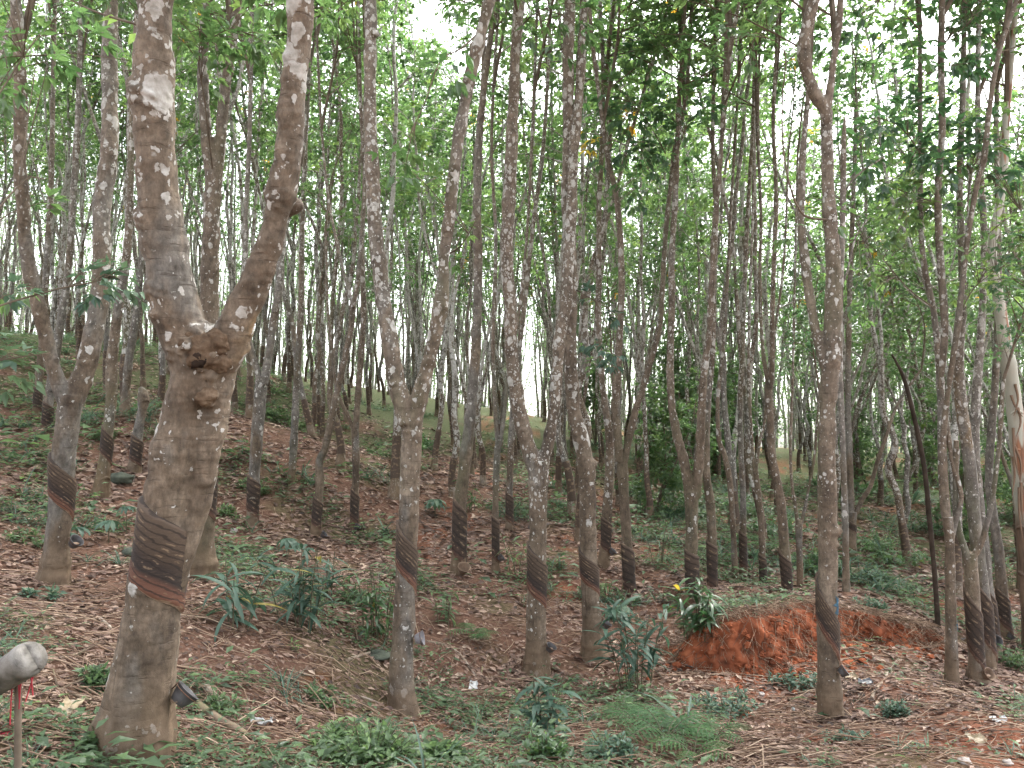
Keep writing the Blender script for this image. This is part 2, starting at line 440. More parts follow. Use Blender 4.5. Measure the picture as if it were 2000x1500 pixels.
TREES = [
 dict(k='T1', d=3.4, lab='thickest forked rubber tree nearest the camera, with a gnarled burl at its crotch', col=(.6, .42, .38), vox=.008, panel=(1010, 1162, 42, True), br=[
   S('258,1500,150 268,1420,140 275,1380,132 286,1300,118 298,1200,106 312,1100,98 326,1000,90 343,900,88 362,800,88 385,730,100 395,690,92'),
   S('385,730,92 365,690,92 346,600,96 323,500,82 310,400,80 304,300,75 299,200,76 301,100,70 303,0,70'),
   S('395,740,80 430,690,84 455,650,74 475,600,62 520,500,54 545,400,54 562,300,51 570,200,49 582,100,49 587,0,51'),
   S('432,690,60 424,770,54 412,850,48 398,930,44 382,1010,42 364,1080,40 344,1160,34')], stubs=['553,405,50 575,402,34 589,398,14'], scars=[(302,212,78),(285,228,44),(318,214,36),(293,345,42),(280,436,56),(318,565,56),(566,168,34),(563,268,26),(540,408,50),(585,22,44),(505,560,34),(330,480,22)]),
 dict(k='TL', d=6.7, lab='forked grey rubber tree at the left edge with a wide V and dark band', col=(.42, .55, .35), vox=.012, panel=(915, 990, 30, True), br=[
   S('104,1145,66 108,1110,54 112,1060,46 118,1000,43 123,900,44 134,820,42 140,770,44'),
   S('132,790,34 112,740,28 99,700,26 76,600,28 53,500,25 45,400,24 38,300,25 41,200,23 37,100,22 31,0,22'),
   S('142,790,38 158,745,38 172,700,37 192,600,35 198,500,32 200,400,33 213,300,32 214,200,30 214,100,28 218,0,24')]),
 dict(k='TB', d=7.5, lab='rubber tree directly behind the thickest tree, its stem seen through the fork', col=(.35, .5, .2), vox=.013, panel=(915, 1000, 22, False), br=[
   S('392,1118,56 396,1060,42 400,1000,38 404,900,36 408,750,35 409,600,35 411,480,33 415,400,32 418,340,34'),
   S('414,360,22 404,280,22 398,200,20 396,130,20 399,60,18 401,0,17'),
   S('420,360,26 430,280,22 437,200,20 452,100,18 465,0,17')]),
 dict(k='T2', d=6.0, lab='forked rubber tree left of centre with white lichen blotches and a metal grey cup', col=(.55, .45, .12), vox=.012, panel=(1050, 1130, 32, True), br=[
   S('790,1418,84 788,1385,60 785,1300,46 790,1200,42 793,1100,38 799,1000,38 802,900,40 806,840,41 802,800,46'),
   S('798,830,38 784,780,37 775,750,36 767,700,34 751,600,30 738,500,30 730,400,28 726,300,27 722,200,24 724,100,25 724,0,23'),
   S('806,830,34 818,780,32 827,745,30 838,700,28 860,600,29 868,500,24 880,400,25 891,300,25 908,200,24 923,130,26 941,60,22 956,0,21')], stubs=['725,68,24 742,64,10'], scars=[(735,575,26),(745,590,20),(800,840,44),(812,850,30),(842,705,28),(862,600,30),(890,340,22),(925,130,28)]),
 dict(k='T3', d=7.7, lab='forked rubber tree at the centre with a wide low V and a tall tapped scar', col=(.65, .35, .1), vox=.012, panel=(1082, 1168, 24, True), br=[
   S('1046,1335,66 1047,1300,52 1047,1250,42 1047,1200,38 1049,1100,35 1051,1000,35 1051,930,40 1051,900,46'),
   S('1048,925,34 1034,880,31 1023,845,30 1014,800,29 1000,700,26 996,600,26 990,500,24 994,400,26 998,300,25 1003,200,22 1007,100,21 1014,0,21'),
   S('1056,925,28 1067,880,25 1074,850,24 1082,800,23 1090,700,23 1094,650,24 1104,600,25 1110,500,24 1117,400,22 1120,300,20 1130,200,19 1136,100,19 1141,0,17')]),
 dict(k='T4', d=8.2, lab='unforked rubber tree right of the central V, stem bent before turning upright', col=(.55, .4, .1), vox=.012, panel=(1088, 1145, 20, True), br=[
   S('1160,1290,70 1158,1262,46 1155,1200,36 1150,1100,33 1148,1000,32 1146,920,33 1133,850,30 1121,800,28 1114,700,25 1115,600,25 1115,500,25 1108,400,25 1110,300,23 1110,200,22 1110,100,22 1113,0,22')], stubs=['1150,905,24 1166,908,12']),
 dict(k='T5', d=6.6, lab='tall brown rubber tree right of centre, blue paint mark above its tapped scar', col=(.28, .25, .1), vox=.012, panel=(1172, 1248, 48, True), br=[
   S('1624,1415,56 1622,1385,48 1618,1300,41 1615,1200,38 1617,1100,36 1616,1000,37 1615,900,33 1617,800,31 1622,710,35 1627,600,30 1627,500,29 1619,400,25 1616,300,23 1614,215,23'),
   S('1616,235,20 1606,205,24 1590,180,24 1573,130,23 1571,80,24 1582,30,23 1590,0,22'),
   S('1614,240,15 1618,200,14 1624,150,13 1631,100,14 1638,50,14 1642,0,13'),
   S('1616,725,22 1603,690,19 1586,610,18 1571,500,18 1564,420,16 1568,300,13 1577,200,11 1584,80,9')], scars=[(1622,705,34),(1612,1036,30),(1618,410,24)], stubs=['1632,1040,22 1644,1032,16', '1622,700,28 1640,690,14', '1628,1062,18 1640,1066,9']),
 dict(k='R1', d=8.0, lab='slim rubber tree foremost of the right hand cluster, splitting into dark stems', col=(.4, .55, .2), vox=None, panel=None, br=[
   S('1859,1342,36 1859,1310,26 1858,1250,22 1856,1150,18 1855,1060,18 1851,1010,18'),
   S('1853,1045,16 1845,980,18 1841,900,17 1838,790,14 1833,700,13 1822,600,11 1805,520,11 1798,420,10 1797,250,9 1797,100,8 1796,0,7'),
   S('1858,1050,12 1868,1010,10 1878,970,9 1860,900,9 1848,820,8'),
   S('1842,850,12 1852,760,10 1870,640,11 1888,480,10 1908,360,10 1922,310,11 1934,200,9 1952,100,9 1985,0,8'),
   S('1836,760,10 1845,640,14 1836,500,14 1832,380,13 1840,250,13 1838,120,12 1840,0,12')]),
 dict(k='R2', d=8.15, lab='rubber tree second from front in the right hand cluster, with two curved arms low down', col=(.35, .6, .45), vox=None, panel=(1170, 1290, 30, False), br=[
   S('1910,1328,40 1908,1300,28 1903,1230,26 1899,1150,25 1896,1100,24 1894,1080,24'),
   S('1890,1090,14 1876,1050,12 1868,1010,11 1866,950,10 1868,860,10'),
   S('1898,1090,13 1915,1065,11 1928,1020,10 1940,960,9 1952,860,8 1960,740,7'),
   ]),
 dict(k='R3', d=8.7, lab='yellow barked rubber tree with ringed knots rising between the arms at right', col=(.45, .8, .62), vox=None, panel=(1150, 1260, 30, False), br=[
   S('1930,1300,34 1928,1250,26 1919,1150,24 1910,1080,23 1900,980,24 1893,900,23 1884,840,22 1876,780,21 1872,700,19 1880,600,15 1878,480,13 1874,350,12 1880,200,11 1884,0,9')]),
 dict(k='R4', d=9.2, lab='grey and ochre rubber tree behind the ringed yellow one at right', col=(.6, .9, .55), vox=None, panel=(1150, 1240, 24, False), br=[
   S('1944,1285,26 1940,1230,20 1930,1150,19 1922,1060,18 1912,980,18 1905,900,17 1904,820,18 1908,750,17 1916,650,14 1922,520,12 1920,400,11 1910,260,10 1912,0,9')]),
 dict(k='R5', d=9.9, lab='rubber tree farthest right of the cluster with an orange edge above its dark band', col=(.35, .7, .5), vox=None, panel=(1155, 1225, 16, False), br=[
   S('1966,1250,28 1962,1210,20 1955,1130,19 1948,1060,18 1938,1000,17 1932,920,15 1936,850,14 1944,740,13 1950,600,12 1950,450,10 1946,250,9 1950,0,8')]),
 dict(k='RE', d=9.6, lab='pale smooth barked tree at the right edge with peeling rust coloured bark', col=(.0, .9, .2), vox=None, panel=None, pale=True, br=[
   S('2024,1290,40 2015,1180,36 2004,1040,34 1996,930,33 1988,850,30 1975,750,27 1962,660,24 1950,580,19 1938,480,16 1958,360,14 1968,200,12 1985,0,10')]),
 dict(k='RD', d=9.6, lab='thin dark dead pole leaning left in front of the far right slope', col=(.0, .3, .0), vox=None, panel=None, bare=True, dark=True, br=[
   S('1832,1216,10 1826,1130,9 1816,1020,9 1806,920,9 1793,850,9 1777,780,8 1762,730,7 1742,692,4')]),
 dict(k='RB', d=7.4, lab='thin broken stem just right of the blue marked brown tree, snapped at the top', col=(.5, .6, .1), vox=None, panel=None, bare=True, br=[
   S('1652,1110,13 1650,1000,12 1645,850,11 1640,700,11 1641,560,12 1645,450,11 1647,330,11 1648,270,9 1650,228,4'),
   S('1648,380,5 1665,350,4 1690,330,4 1725,308,2'), S('1643,560,5 1655,530,4 1672,460,4 1700,425,2')]),
 dict(k='M1', d=11.3, lab='forked rubber tree behind the right limb of the thickest tree', col=(.45, .7, .2), vox=None, panel=(935, 1005, 12, False), br=[
   S('491,1030,26 493,1000,22 497,920,22 503,830,24 510,750,24 512,735,25'),
   S('509,750,14 500,715,13 492,690,12 484,640,11 480,540,10 480,420,9 486,300,9 490,150,8 492,0,7'),
   S('514,750,18 524,700,16 535,620,15 545,560,15 552,470,14 570,380,12 590,300,11 597,250,10 602,150,9 606,0,8')]),
 dict(k='M2', d=12.6, lab='thin rubber tree with a yellowish foot right of the forked tree by the burl', col=(.5, .6, .5), vox=None, panel=None, br=[
   S('568,945,16 572,900,15 577,800,14 582,700,13 588,600,12 590,450,10 596,300,9 600,150,8 608,0,7')]),
 dict(k='M3', d=11.4, lab='crooked rubber tree bending right in two steps behind the left limb at centre', col=(.35, .4, .15), vox=None, panel=(975, 1030, 10, False), br=[
   S('616,1048,20 619,1000,17 624,950,16 624,900,15 634,880,14 645,830,14 655,785,14 664,740,13 676,690,12 686,640,11 690,590,12'),
   S('690,600,8 682,570,7 668,520,6 655,460,6 640,380,5 628,250,5 620,100,5'),
   S('690,600,9 700,540,8 706,470,7 712,380,7 716,200,6 718,0,5')]),
 dict(k='M4', d=12.0, lab='slender forked rubber tree with a low thin left arm behind the lichened centre tree', col=(.4, .4, .15), vox=None, panel=(960, 1020, 10, False), br=[
   S('691,1035,17 692,1000,15 695,920,14 694,860,15 693,830,15'),
   S('690,840,8 680,812,8 668,790,8 660,765,7 652,720,6 640,600,5 636,450,5'),
   S('695,840,12 700,760,12 708,660,11 710,590,11 706,480,9 712,350,8 704,200,7 700,0,6')]),
 dict(k='M5', d=9.8, lab='straight dark purple brown rubber tree between the two central forked trees', col=(.2, .5, .08), vox=.013, panel=(985, 1095, 18, False), br=[
   S('894,1122,36 897,1090,27 898,1000,25 909,900,25 920,800,21 928,700,19 933,600,18 933,500,18 932,400,17 934,300,16 942,200,14 954,100,13 970,0,12')]),
 dict(k='M6', d=10.2, lab='thin forked stem immediately right of the straight purple brown tree', col=(.3, .5, .2), vox=None, panel=(1010, 1095, 8, False), br=[
   S('967,1120,17 968,1080,13 968,980,12 971,890,13 974,860,13'),
   S('972,870,9 966,780,8 963,680,8 966,580,8 968,450,7 960,300,6 965,150,6 975,0,5'),
   S('976,870,8 986,800,8 992,730,7 1012,620,7 1022,540,7 1032,420,6 1040,250,6 1050,0,5')]),
 dict(k='M7', d=13.0, lab='thin pale rubber tree in the gap left of the central V stem', col=(.6, .5, .1), vox=None, panel=(965, 1020, 8, False), br=[
   S('994,1035,17 995,1000,14 997,900,13 1002,800,12 1012,700,11 1024,600,10 1040,450,9 1060,300,8 1070,150,7 1076,0,6')]),
 dict(k='M8', d=10.8, lab='lichened rubber tree half hidden behind the bent stem at centre', col=(.7, .4, .1), vox=None, panel=(1015, 1075, 10, False), br=[
   S('1181,1090,22 1183,1060,18 1186,1000,19 1191,920,18 1190,850,16 1180,780,13 1172,700,12 1168,620,12 1170,520,11 1170,400,10 1175,300,9 1178,150,8 1172,0,7'),
   S('1192,900,11 1196,830,10 1198,780,8')]),
 dict(k='M9', d=10.2, lab='forked rubber tree whose dark right arm leans far out, above the lance leaved cane', col=(.25, .3, .1), vox=None, panel=(1065, 1160, 10, False), br=[
   S('1231,1170,30 1229,1140,23 1226,1080,21 1221,1000,20 1216,920,20 1215,890,22'),
   S('1210,900,18 1206,850,16 1204,780,15 1208,700,14 1212,620,13 1214,540,13 1206,400,11 1186,300,10 1172,200,8 1158,90,8 1150,0,7'),
   S('1219,900,15 1228,860,14 1240,805,14 1252,770,13 1266,720,12 1281,670,12 1290,620,11 1294,560,10 1299,470,9 1308,380,9 1320,280,9 1340,190,8 1346,90,8 1352,0,7')]),
 dict(k='M10', d=9.7, lab='forked rubber tree with two lichened arms standing behind the clay cut', col=(.5, .35, .1), vox=.013, panel=(1078, 1165, 8, False), br=[
   S('1352,1182,32 1352,1150,26 1351,1080,23 1351,1000,25 1352,960,28'),
   S('1346,970,18 1336,900,19 1322,850,18 1311,780,15 1309,700,14 1312,600,13 1312,500,13 1318,400,12 1322,300,11 1326,200,10 1332,100,9 1338,0,9'),
   S('1360,970,20 1367,880,18 1370,800,17 1376,720,15 1384,660,13 1390,560,13 1396,450,12 1404,350,11 1414,220,10 1426,100,10 1444,0,9')]),
 dict(k='M11', d=10.1, lab='crooked rubber tree close right of the two armed one behind the clay cut', col=(.45, .35, .1), vox=None, panel=(1060, 1150, 8, False), br=[
   S('1391,1165,22 1391,1120,18 1390,1040,18 1387,980,18 1380,930,15 1380,850,13 1384,780,11 1392,680,10 1395,560,9 1398,420,8 1392,280,8 1396,120,7 1402,0,6')]),
 dict(k='M12', d=11.6, lab='wavy thin stem second from the right end of the row behind the clay cut', col=(.55, .5, .1), vox=None, panel=None, br=[
   S('1436,1145,14 1434,1080,12 1430,1000,11 1424,930,11 1412,880,10 1404,860,9 1402,780,7 1412,680,7 1420,560,6 1428,400,6 1440,200,5 1450,0,5')]),
 dict(k='M13', d=11.8, lab='straight slender pale stem with a small cut notch behind the clay cut', col=(.7, .5, .3), vox=None, panel=(1040, 1110, 8, False), br=[
   S('1452,1125,16 1451,1050,13 1451,960,12 1447,880,11 1446,780,10 1450,680,9 1454,560,9 1460,420,8 1470,250,7 1474,100,6 1480,0,6')]),
 dict(k='M14', d=10.2, lab='reddish curved rubber tree left of the tall brown tree, leaning over the clay cut', col=(.45, .15, .1), vox=None, panel=(1085, 1160, 14, False), br=[
   S('1538,1175,24 1537,1140,19 1531,1060,19 1525,985,18 1515,930,16 1506,880,15 1504,810,14 1500,770,14 1502,740,13'),
   S('1501,760,8 1492,700,8 1487,640,7 1484,540,7 1486,420,6 1480,250,6 1484,80,5'),
   S('1504,760,11 1508,700,10 1508,620,10 1512,500,9 1516,380,8 1510,240,7 1516,100,6 1520,0,6')]),
 dict(k='M15', d=11.4, lab='slim two stemmed tree between the reddish curved tree and its left neighbour', col=(.65, .4, .1), vox=None, panel=(1085, 1150, 6, False), br=[
   S('1491,1165,15 1490,1110,12 1486,1010,12 1478,940,11 1474,910,11'),
   S('1473,920,7 1468,850,6 1462,740,6 1464,600,6 1470,420,5 1474,200,5'),
   S('1476,920,7 1484,860,6 1494,820,5 1502,720,5 1530,520,5 1540,300,4')]),
 dict(k='M16', d=10.6, lab='small pale forked stem beside a broken stump left of the tall brown tree', col=(.75, .5, .2), vox=None, panel=None, br=[
   S('1563,1160,14 1562,1100,12 1560,1040,13 1561,1015,13'),
   S('1558,1025,8 1552,980,7 1546,940,6 1544,860,6 1548,740,5 1552,560,5 1558,300,4'),
   S('1564,1025,7 1572,990,6 1580,950,5 1592,880,5 1600,760,4')]),
 dict(k='M17', d=13.6, lab='dark rubber tree with a low right arm above the green scrub at right', col=(.15, .6, .1), vox=None, panel=(1020, 1035, 8, False), br=[
   S('1661,1088,22 1662,1060,17 1664,1030,15 1665,1000,16'),
   S('1662,1010,14 1660,930,13 1657,850,12 1656,760,11 1658,640,10 1662,500,9 1668,350,8 1672,200,7'),
   S('1668,1010,9 1684,975,9 1700,950,8 1714,900,8 1728,860,7 1748,800,6 1775,755,5 1800,720,4')]),
 dict(k='M18', d=13.2, lab='thin two armed tree at the far right edge beyond the cluster', col=(.3, .6, .1), vox=None, panel=None, br=[
   S('1996,1160,18 1994,1100,14 1992,1030,13 1985,960,13'),
   S('1984,970,8 1972,930,8 1962,905,7 1952,860,6 1956,760,5 1966,600,5 1975,400,4'),
   S('1988,970,9 1994,910,8 1998,840,7 2004,700,6 2010,450,5')]),
 dict(k='L1', d=10.6, lab='rubber tree with a swollen ochre ring, between the left fork and thickest tree', col=(.5, .5, .6), vox=None, panel=(845, 895, 16, False), br=[
   S('198,968,34 202,930,26 206,890,22 211,840,20 217,780,20 218,720,22 220,690,21 226,640,18 236,570,18 247,500,16 253,420,14 256,300,12 262,150,10 268,0,9')]),
 dict(k='L2', d=11.8, lab='short snapped rubber stump with a swollen top left of the thickest tree', col=(.3, .6, .2), vox=None, panel=(855, 905, 10, False), bare=True, br=[
   S('262,920,24 265,890,21 270,840,18 278,800,16 281,780,22 279,765,18 274,757,8')]),
 dict(k='L3', d=14.2, lab='leaning dark footed rubber tree uphill behind the left fork', col=(.6, .6, .3), vox=None, panel=(790, 838, 8, False), br=[
   S('90,848,20 93,810,18 98,760,17 108,700,16 120,620,15 134,520,13 142,400,12 150,280,12 155,160,10 158,0,9')]),
 dict(k='L4', d=16.0, lab='short visible stem of a rubber tree just uphill of the leaning dark footed one', col=(.5, .4, .2), vox=None, panel=(760, 800, 6, False), br=[
   S('72,808,16 74,770,14 78,720,13 84,640,12 92,500,11 100,350,10 104,150,8 108,0,7')]),
 dict(k='L5', d=13.4, lab='pale rubber tree with a slipped bark patch, right of the swollen yellow ring', col=(.5, .8, .2), vox=None, panel=None, br=[
   S('243,803,18 246,760,16 252,700,15 262,640,14 272,560,12 280,450,10 286,300,9 300,150,8 312,0,7')]),
]
TREES_BY = {t['k']: t for t in TREES}

# ------------------------------------------------------------------ terrain: thin plate spline through what stands on it
ctrl = [(1000, 1500, 4.4), (600, 1500, 3.9), (1500, 1500, 4.6), (2000, 1500, 4.7), (0, 1500, 2.9), (0, 1400, 3.5),
        (0, 1135, 6.6), (0, 880, 11.5), (0, 700, 19), (60, 655, 24), (250, 690, 23), (400, 800, 16), (450, 700, 25), (600, 860, 20), (600, 768, 29),
        (800, 890, 20), (800, 795, 31), (1000, 860, 27), (1100, 1000, 15), (1300, 1000, 17), (1300, 920, 25), (1450, 905, 28), (1600, 1000, 19),
        (1750, 930, 28), (1850, 1000, 20), (2000, 960, 25), (1200, 1400, 6.0), (1480, 1310, 7.75), (1600, 1262, 8.6), (1740, 1255, 9.0), (1830, 1262, 9.0),
        (1400, 1305, 7.75), (1340, 1275, 8.0), (1750, 1340, 7.2), (1900, 1420, 5.9), (1000, 1250, 8.0), (600, 1250, 6.1), (600, 1400, 4.8)]
CP = [at(*c) for c in ctrl]
for t in TREES:
    x, y, w = t['br'][0][0]
    if t['k'] not in ('RB', 'T1'):
        CP.append(at(x, y, t['d']))
CP.append(at(262, 1490, 3.4))
CP += [np.array(p, float) for p in [(0, 0, -1.62), (-3, 0, -1.15), (3, 0, -1.95), (0, -6, -1.6), (-7, -4, -.5), (8, -4, -2.2), (7, 4, -2.4),
       (-8, 6, .0), (-14, 10, 1.2), (-22, 18, 2.8), (-20, 30, 3.6), (-10, 42, 2.6), (2, 44, .6), (14, 44, -1.0), (28, 40, -1.2), (22, 20, -2.2), (16, 10, -2.6),
       (-30, 60, 0.5), (0, 64, -2.5), (30, 64, -4), (-50, 20, 4), (50, 20, -3), (-40, -20, 1), (40, -20, -3), (0, -40, -2)]]
CP = np.array(CP)

def _U(r2):
    return np.where(r2 > 1e-12, 0.5 * r2 * np.log(np.maximum(r2, 1e-12)), 0)

_n = len(CP)
_K = _U(((CP[:, None, :2] - CP[None, :, :2]) ** 2).sum(-1)) + np.eye(_n) * 0.6
_Pm = np.hstack([np.ones((_n, 1)), CP[:, :2]])
_A = np.block([[_K, _Pm], [_Pm.T, np.zeros((3, 3))]])
_W = np.linalg.solve(_A, np.concatenate([CP[:, 2], np.zeros(3)]))

def tps(x, y):
    r = np.sqrt(x * x + y * y); k = np.minimum(1, 66 / np.maximum(r, 1e-6))
    xc, yc = x * k, y * k
    out = np.empty_like(xc)
    for s in range(0, len(xc), 20000):
        q = slice(s, s + 20000)
        r2 = (xc[q, None] - CP[None, :, 0]) ** 2 + (yc[q, None] - CP[None, :, 1]) ** 2
        out[q] = _U(r2) @ _W[:_n] + _W[_n] + _W[_n + 1] * xc[q] + _W[_n + 2] * yc[q]
    return out

# the clay cut: foot line (left to right) and the height of its face
BANK_PX = [(1318, 1262, 8.1, .10), (1345, 1278, 7.95, .32), (1400, 1302, 7.75, .50), (1480, 1310, 7.75, .57), (1540, 1291, 8.1, .53), (1600, 1264, 8.6, .44), (1650, 1242, 9.05, .32), (1740, 1256, 9.0, .27), (1832, 1262, 9.0, .14)]
BL = np.array([at(*b[:3]) for b in BANK_PX]); BH = np.array([b[3] for b in BANK_PX])

def bank_dist(x, y):
    """signed distance behind the foot line and face height at the nearest place"""
    best = np.full(len(x), 1e9); sg = np.zeros(len(x)); h = np.zeros(len(x))
    for i in range(len(BL) - 1):
        a, b = BL[i, :2], BL[i + 1, :2]
        e = b - a; L2 = e @ e
        t = ((x - a[0]) * e[0] + (y - a[1]) * e[1]) / L2
        tc = np.clip(t, 0, 1)
        dx = x - (a[0] + e[0] * tc); dy = y - (a[1] + e[1] * tc)
        dd = np.hypot(dx, dy)
        s = np.sign(-e[1] * (x - a[0]) * 1.0 + e[0] * (y - a[1]))
        hh = BH[i] * (1 - tc) + BH[i + 1] * tc
        over = np.maximum(0, np.maximum(-t, t - 1)) * math.sqrt(L2)
        if i == 0: hh = hh * np.where(t < 0, np.exp(-(over / .2) ** 2), 1)
        if i == len(BL) - 2: hh = hh * np.where(t > 1, np.exp(-(over / .2) ** 2), 1)
        k = dd < best
        best = np.where(k, dd, best); sg = np.where(k, s, sg); h = np.where(k, hh, h)
    return best * sg, h

def smoothstep(a, b, x):
    t = np.clip((x - a) / (b - a), 0, 1)
    return t * t * (3 - 2 * t)

def ground(x, y):
    x = np.atleast_1d(np.asarray(x, float)); y = np.atleast_1d(np.asarray(y, float))
    z = tps(x, y)
    s, h = bank_dist(x, y)
    z = z + .88 * h * smoothstep(.02, .16, s) * np.exp(-np.maximum(0, s - .25) / 1.5)
    r = np.hypot(x, y)
    z = z + 0.028 * fbm2(x, y, 1.6, 5, 3) * np.clip(r / 3, 0.2, 1.5)
    return z

def gz(x, y): return float(ground(x, y)[0])

def hit(px, py, dmin=2.0, dmax=60):
    ds = np.concatenate([np.arange(dmin, 14, .02), np.arange(14, dmax, .1)])
    P = ds[:, None] * at(px, py, 1.0)[None]
    below = P[:, 2] <= ground(P[:, 0], P[:, 1])
    i = int(np.argmax(below)) if below.any() else len(ds) - 1
    return P[i], ds[i]

def axis(lo, hi, step, far, g):
    a = list(np.arange(lo, hi + 1e-6, step)); s = step
    while a[-1] < far: s *= g; a.append(a[-1] + s)
    s = step
    while a[0] > -far: s *= g; a.insert(0, a[0] - s)
    return np.array(a)

def track(x, y):
    """bare trodden soil at lower right"""
    u = (x - 3.7) / 1.5; v = (y - 5.3) / 1.35
    return smoothstep(1.15, .45, np.sqrt(u * u + v * v) + .25 * fbm2(x, y, 2.2, 61, 3))

def build_ground():
    xs = axis(-5.5, 6.5, .065, 150, 1.09); ys = axis(2.2, 11.5, .065, 150, 1.09)
    X, Y = np.meshgrid(xs, ys); x, y = X.ravel(), Y.ravel()
    z = ground(x, y)
    near = np.hypot(x, y) < 16
    z = z + np.where(near, 0.012 * fbm2(x, y, 9, 11, 3), 0)
    s, h = bank_dist(x, y)
    nz = fbm2(x, y, 3.5, 21, 3)
    red = smoothstep(-.65, -.02, s + .22 * nz) * smoothstep(.30, .12, s) * np.clip(h / .12, 0, 1)
    pat = smoothstep(.35, .8, fbm2(x, y, 1.1, 33, 3) + .4 * fbm2(x, y, 6, 3, 2)) * .55
    red = np.clip(np.maximum(np.maximum(red, pat * (x > -1.5)), .62 * track(x, y)), 0, 1)
    nx, ny = len(xs), len(ys)
    i = np.arange(ny - 1)[:, None]; j = np.arange(nx - 1)[None]
    Fq = np.stack([i * nx + j, i * nx + j + 1, (i + 1) * nx + j + 1, (i + 1) * nx + j], -1).reshape(-1, 4)
    mb = MB(); mb.add(np.stack([x, y, z], 1), Fq, 0, red)
    tag(mb.build('ground', GROUND), kind='structure')

build_ground()

def build_bank():
    """rough vertical clay face along the foot line"""
    P, _ = resample(BL, np.ones(len(BL)), .02)
    s_h, hh = bank_dist(P[:, 0], P[:, 1])
    T = np.gradient(P, axis=0); T[:, 2] = 0; T = nrm(T)
    Nb = np.stack([T[:, 1], -T[:, 0], np.zeros(len(P))], 1)          # towards the pit
    rows = 26; V = []
    hh = np.maximum(hh, .03)
    zb = tps(P[:, 0], P[:, 1])
    for k in range(rows):
        t = k / (rows - 1)
        off = .07 - .17 * t
        q = P + Nb * off
        q[:, 2] = zb - .03 + hh * (.93 + .10 * vnoise(P * 3.1, 4)) * t
        nn = np.stack([P[:, 0] * 9, P[:, 1] * 9, q[:, 2] * 5.5], 1)
        dn = .075 * fbm(nn * .7, 3, 4) + .045 * vnoise(nn * 2.3, 8) + .02 * vnoise(nn * 5.5, 18) + .02 * np.maximum(0, vnoise(np.stack([P[:, 0] * 4, P[:, 1] * 4, q[:, 2] * 9], 1), 12))
        fade = math.sin(math.pi * min(.95, max(.12, t))) ** .5
        q = q + Nb * (dn * fade)[:, None]
        if k == rows - 1: q = q - Nb * .10
        V.append(q)
    V = np.concatenate(V); n = len(P)
    i = np.arange(rows - 1)[:, None]; j = np.arange(n - 1)[None]
    Fq = np.stack([i * n + j, i * n + j + 1, (i + 1) * n + j + 1, (i + 1) * n + j], -1).reshape(-1, 4)
    mb = MB(); mb.add(V, Fq)
    tag(mb.build('clay_bank', CLAY), kind='structure')

build_bank()

# ------------------------------------------------------------------ foliage
def whorls(mb, C, U, r, nl=7, ll=.11, lw=.046, pet=.13, mat=1, tint=(.45, .2), yellow=.004):
    """compound three-leaflet leaves round twig ends C pointing along U"""
    C = np.asarray(C, float); n = len(C)
    if n == 0: return
    c = np.repeat(C, nl, 0); u = np.repeat(nrm(U), nl, 0)
    d = nrm(rand_dirs(n * nl, r) + u * .7 + np.array([0, 0, .15]))
    pl = pet * r.uniform(.5, 1.3, n * nl)[:, None]
    e = c + d * pl - np.array([0, 0, .25]) * pl
    ct = np.repeat(np.repeat(r.normal(tint[0], tint[1] * .7, n), nl) + r.normal(0, tint[1] * .5, n * nl), 3)
    ct = np.clip(ct, 0, .9); yl = np.repeat(r.random(n) < yellow, nl * 3); ct = np.where(yl, 1.0, ct)
    side = nrm(np.cross(d, np.array([0, 0, 1.0]) + .4 * rand_dirs(len(d), r)))
    B = np.repeat(e, 3, 0)
    k = np.tile(np.array([-1, 0, 1]), len(e))[:, None]
    D = nrm(np.repeat(d, 3, 0) + k * np.repeat(side, 3, 0) * .95 + np.array([0, 0, -.45]) + .25 * rand_dirs(len(B), r))
    N = np.array([0, 0, 1.0]) + .55 * rand_dirs(len(B), r)
    s = r.uniform(.7, 1.2, len(B))
    leaves(mb, B, D, N, ll * s, lw * s, ct, mat)

def crown_mesh(seed, H, R, nb, nt, low=0.1, ll=.11, nl=7, leafmat=None, axis_r=.03):
    r = np.random.default_rng(seed); mb = MB()
    ax, _ = resample(np.array([[0, 0, 0], [r.normal(0, .12), r.normal(0, .12), H * .5], [r.normal(0, .25), r.normal(0, .25), H]]), [1, 1, 1], .3)
    tube(mb, ax, np.linspace(axis_r, .008, len(ax)), 5, 0)
    Cs = []; Us = []
    for b in range(nb):
        t = low + (1 - low) * (b + r.random()) / nb
        p = ax[int(t * (len(ax) - 1))]
        a = r.uniform(0, 2 * math.pi)
        L = R * (.55 + .6 * r.random()) * (1.15 - .75 * t)
        up = r.uniform(.25, .9)
        d = np.array([math.cos(a), math.sin(a), up]); d /= np.linalg.norm(d)
        pts = np.array([p, p + d * L * .5 + [0, 0, .04], p + d * L + [0, 0, r.normal(-.05, .12)]])
        q, rr = resample(pts, [.013, .009, .004], .25)
        tube(mb, q, rr, 4, 0, cap=False)
        for k in range(nt):
            f = r.uniform(.25, 1.0)
            o = q[int(f * (len(q) - 1))]
            td = nrm(d + rand_dirs(1, r)[0] * .9)
            tl = r.uniform(.1, .42) * R / 1.4
            e = o + td * tl
            tube(mb, np.array([o, (o + e) / 2 + [0, 0, .02], e]), np.array([.005, .004, .003]), 3, 0, cap=False)
            Cs.append(e); Us.append(td)
    whorls(mb, np.array(Cs), np.array(Us), r, nl, ll, ll * .42)
    return mb.mesh('crown', [TWIG, leafmat or CANOPY], smooth=False)

CROWNS = [crown_mesh(100 + i, 3.6, 1.3, 9, 5) for i in range(5)]
LOWCROWNS = [crown_mesh(140 + i, 3.2, 1.5, 9, 5, ll=.12, leafmat=DARKLEAF) for i in range(3)]

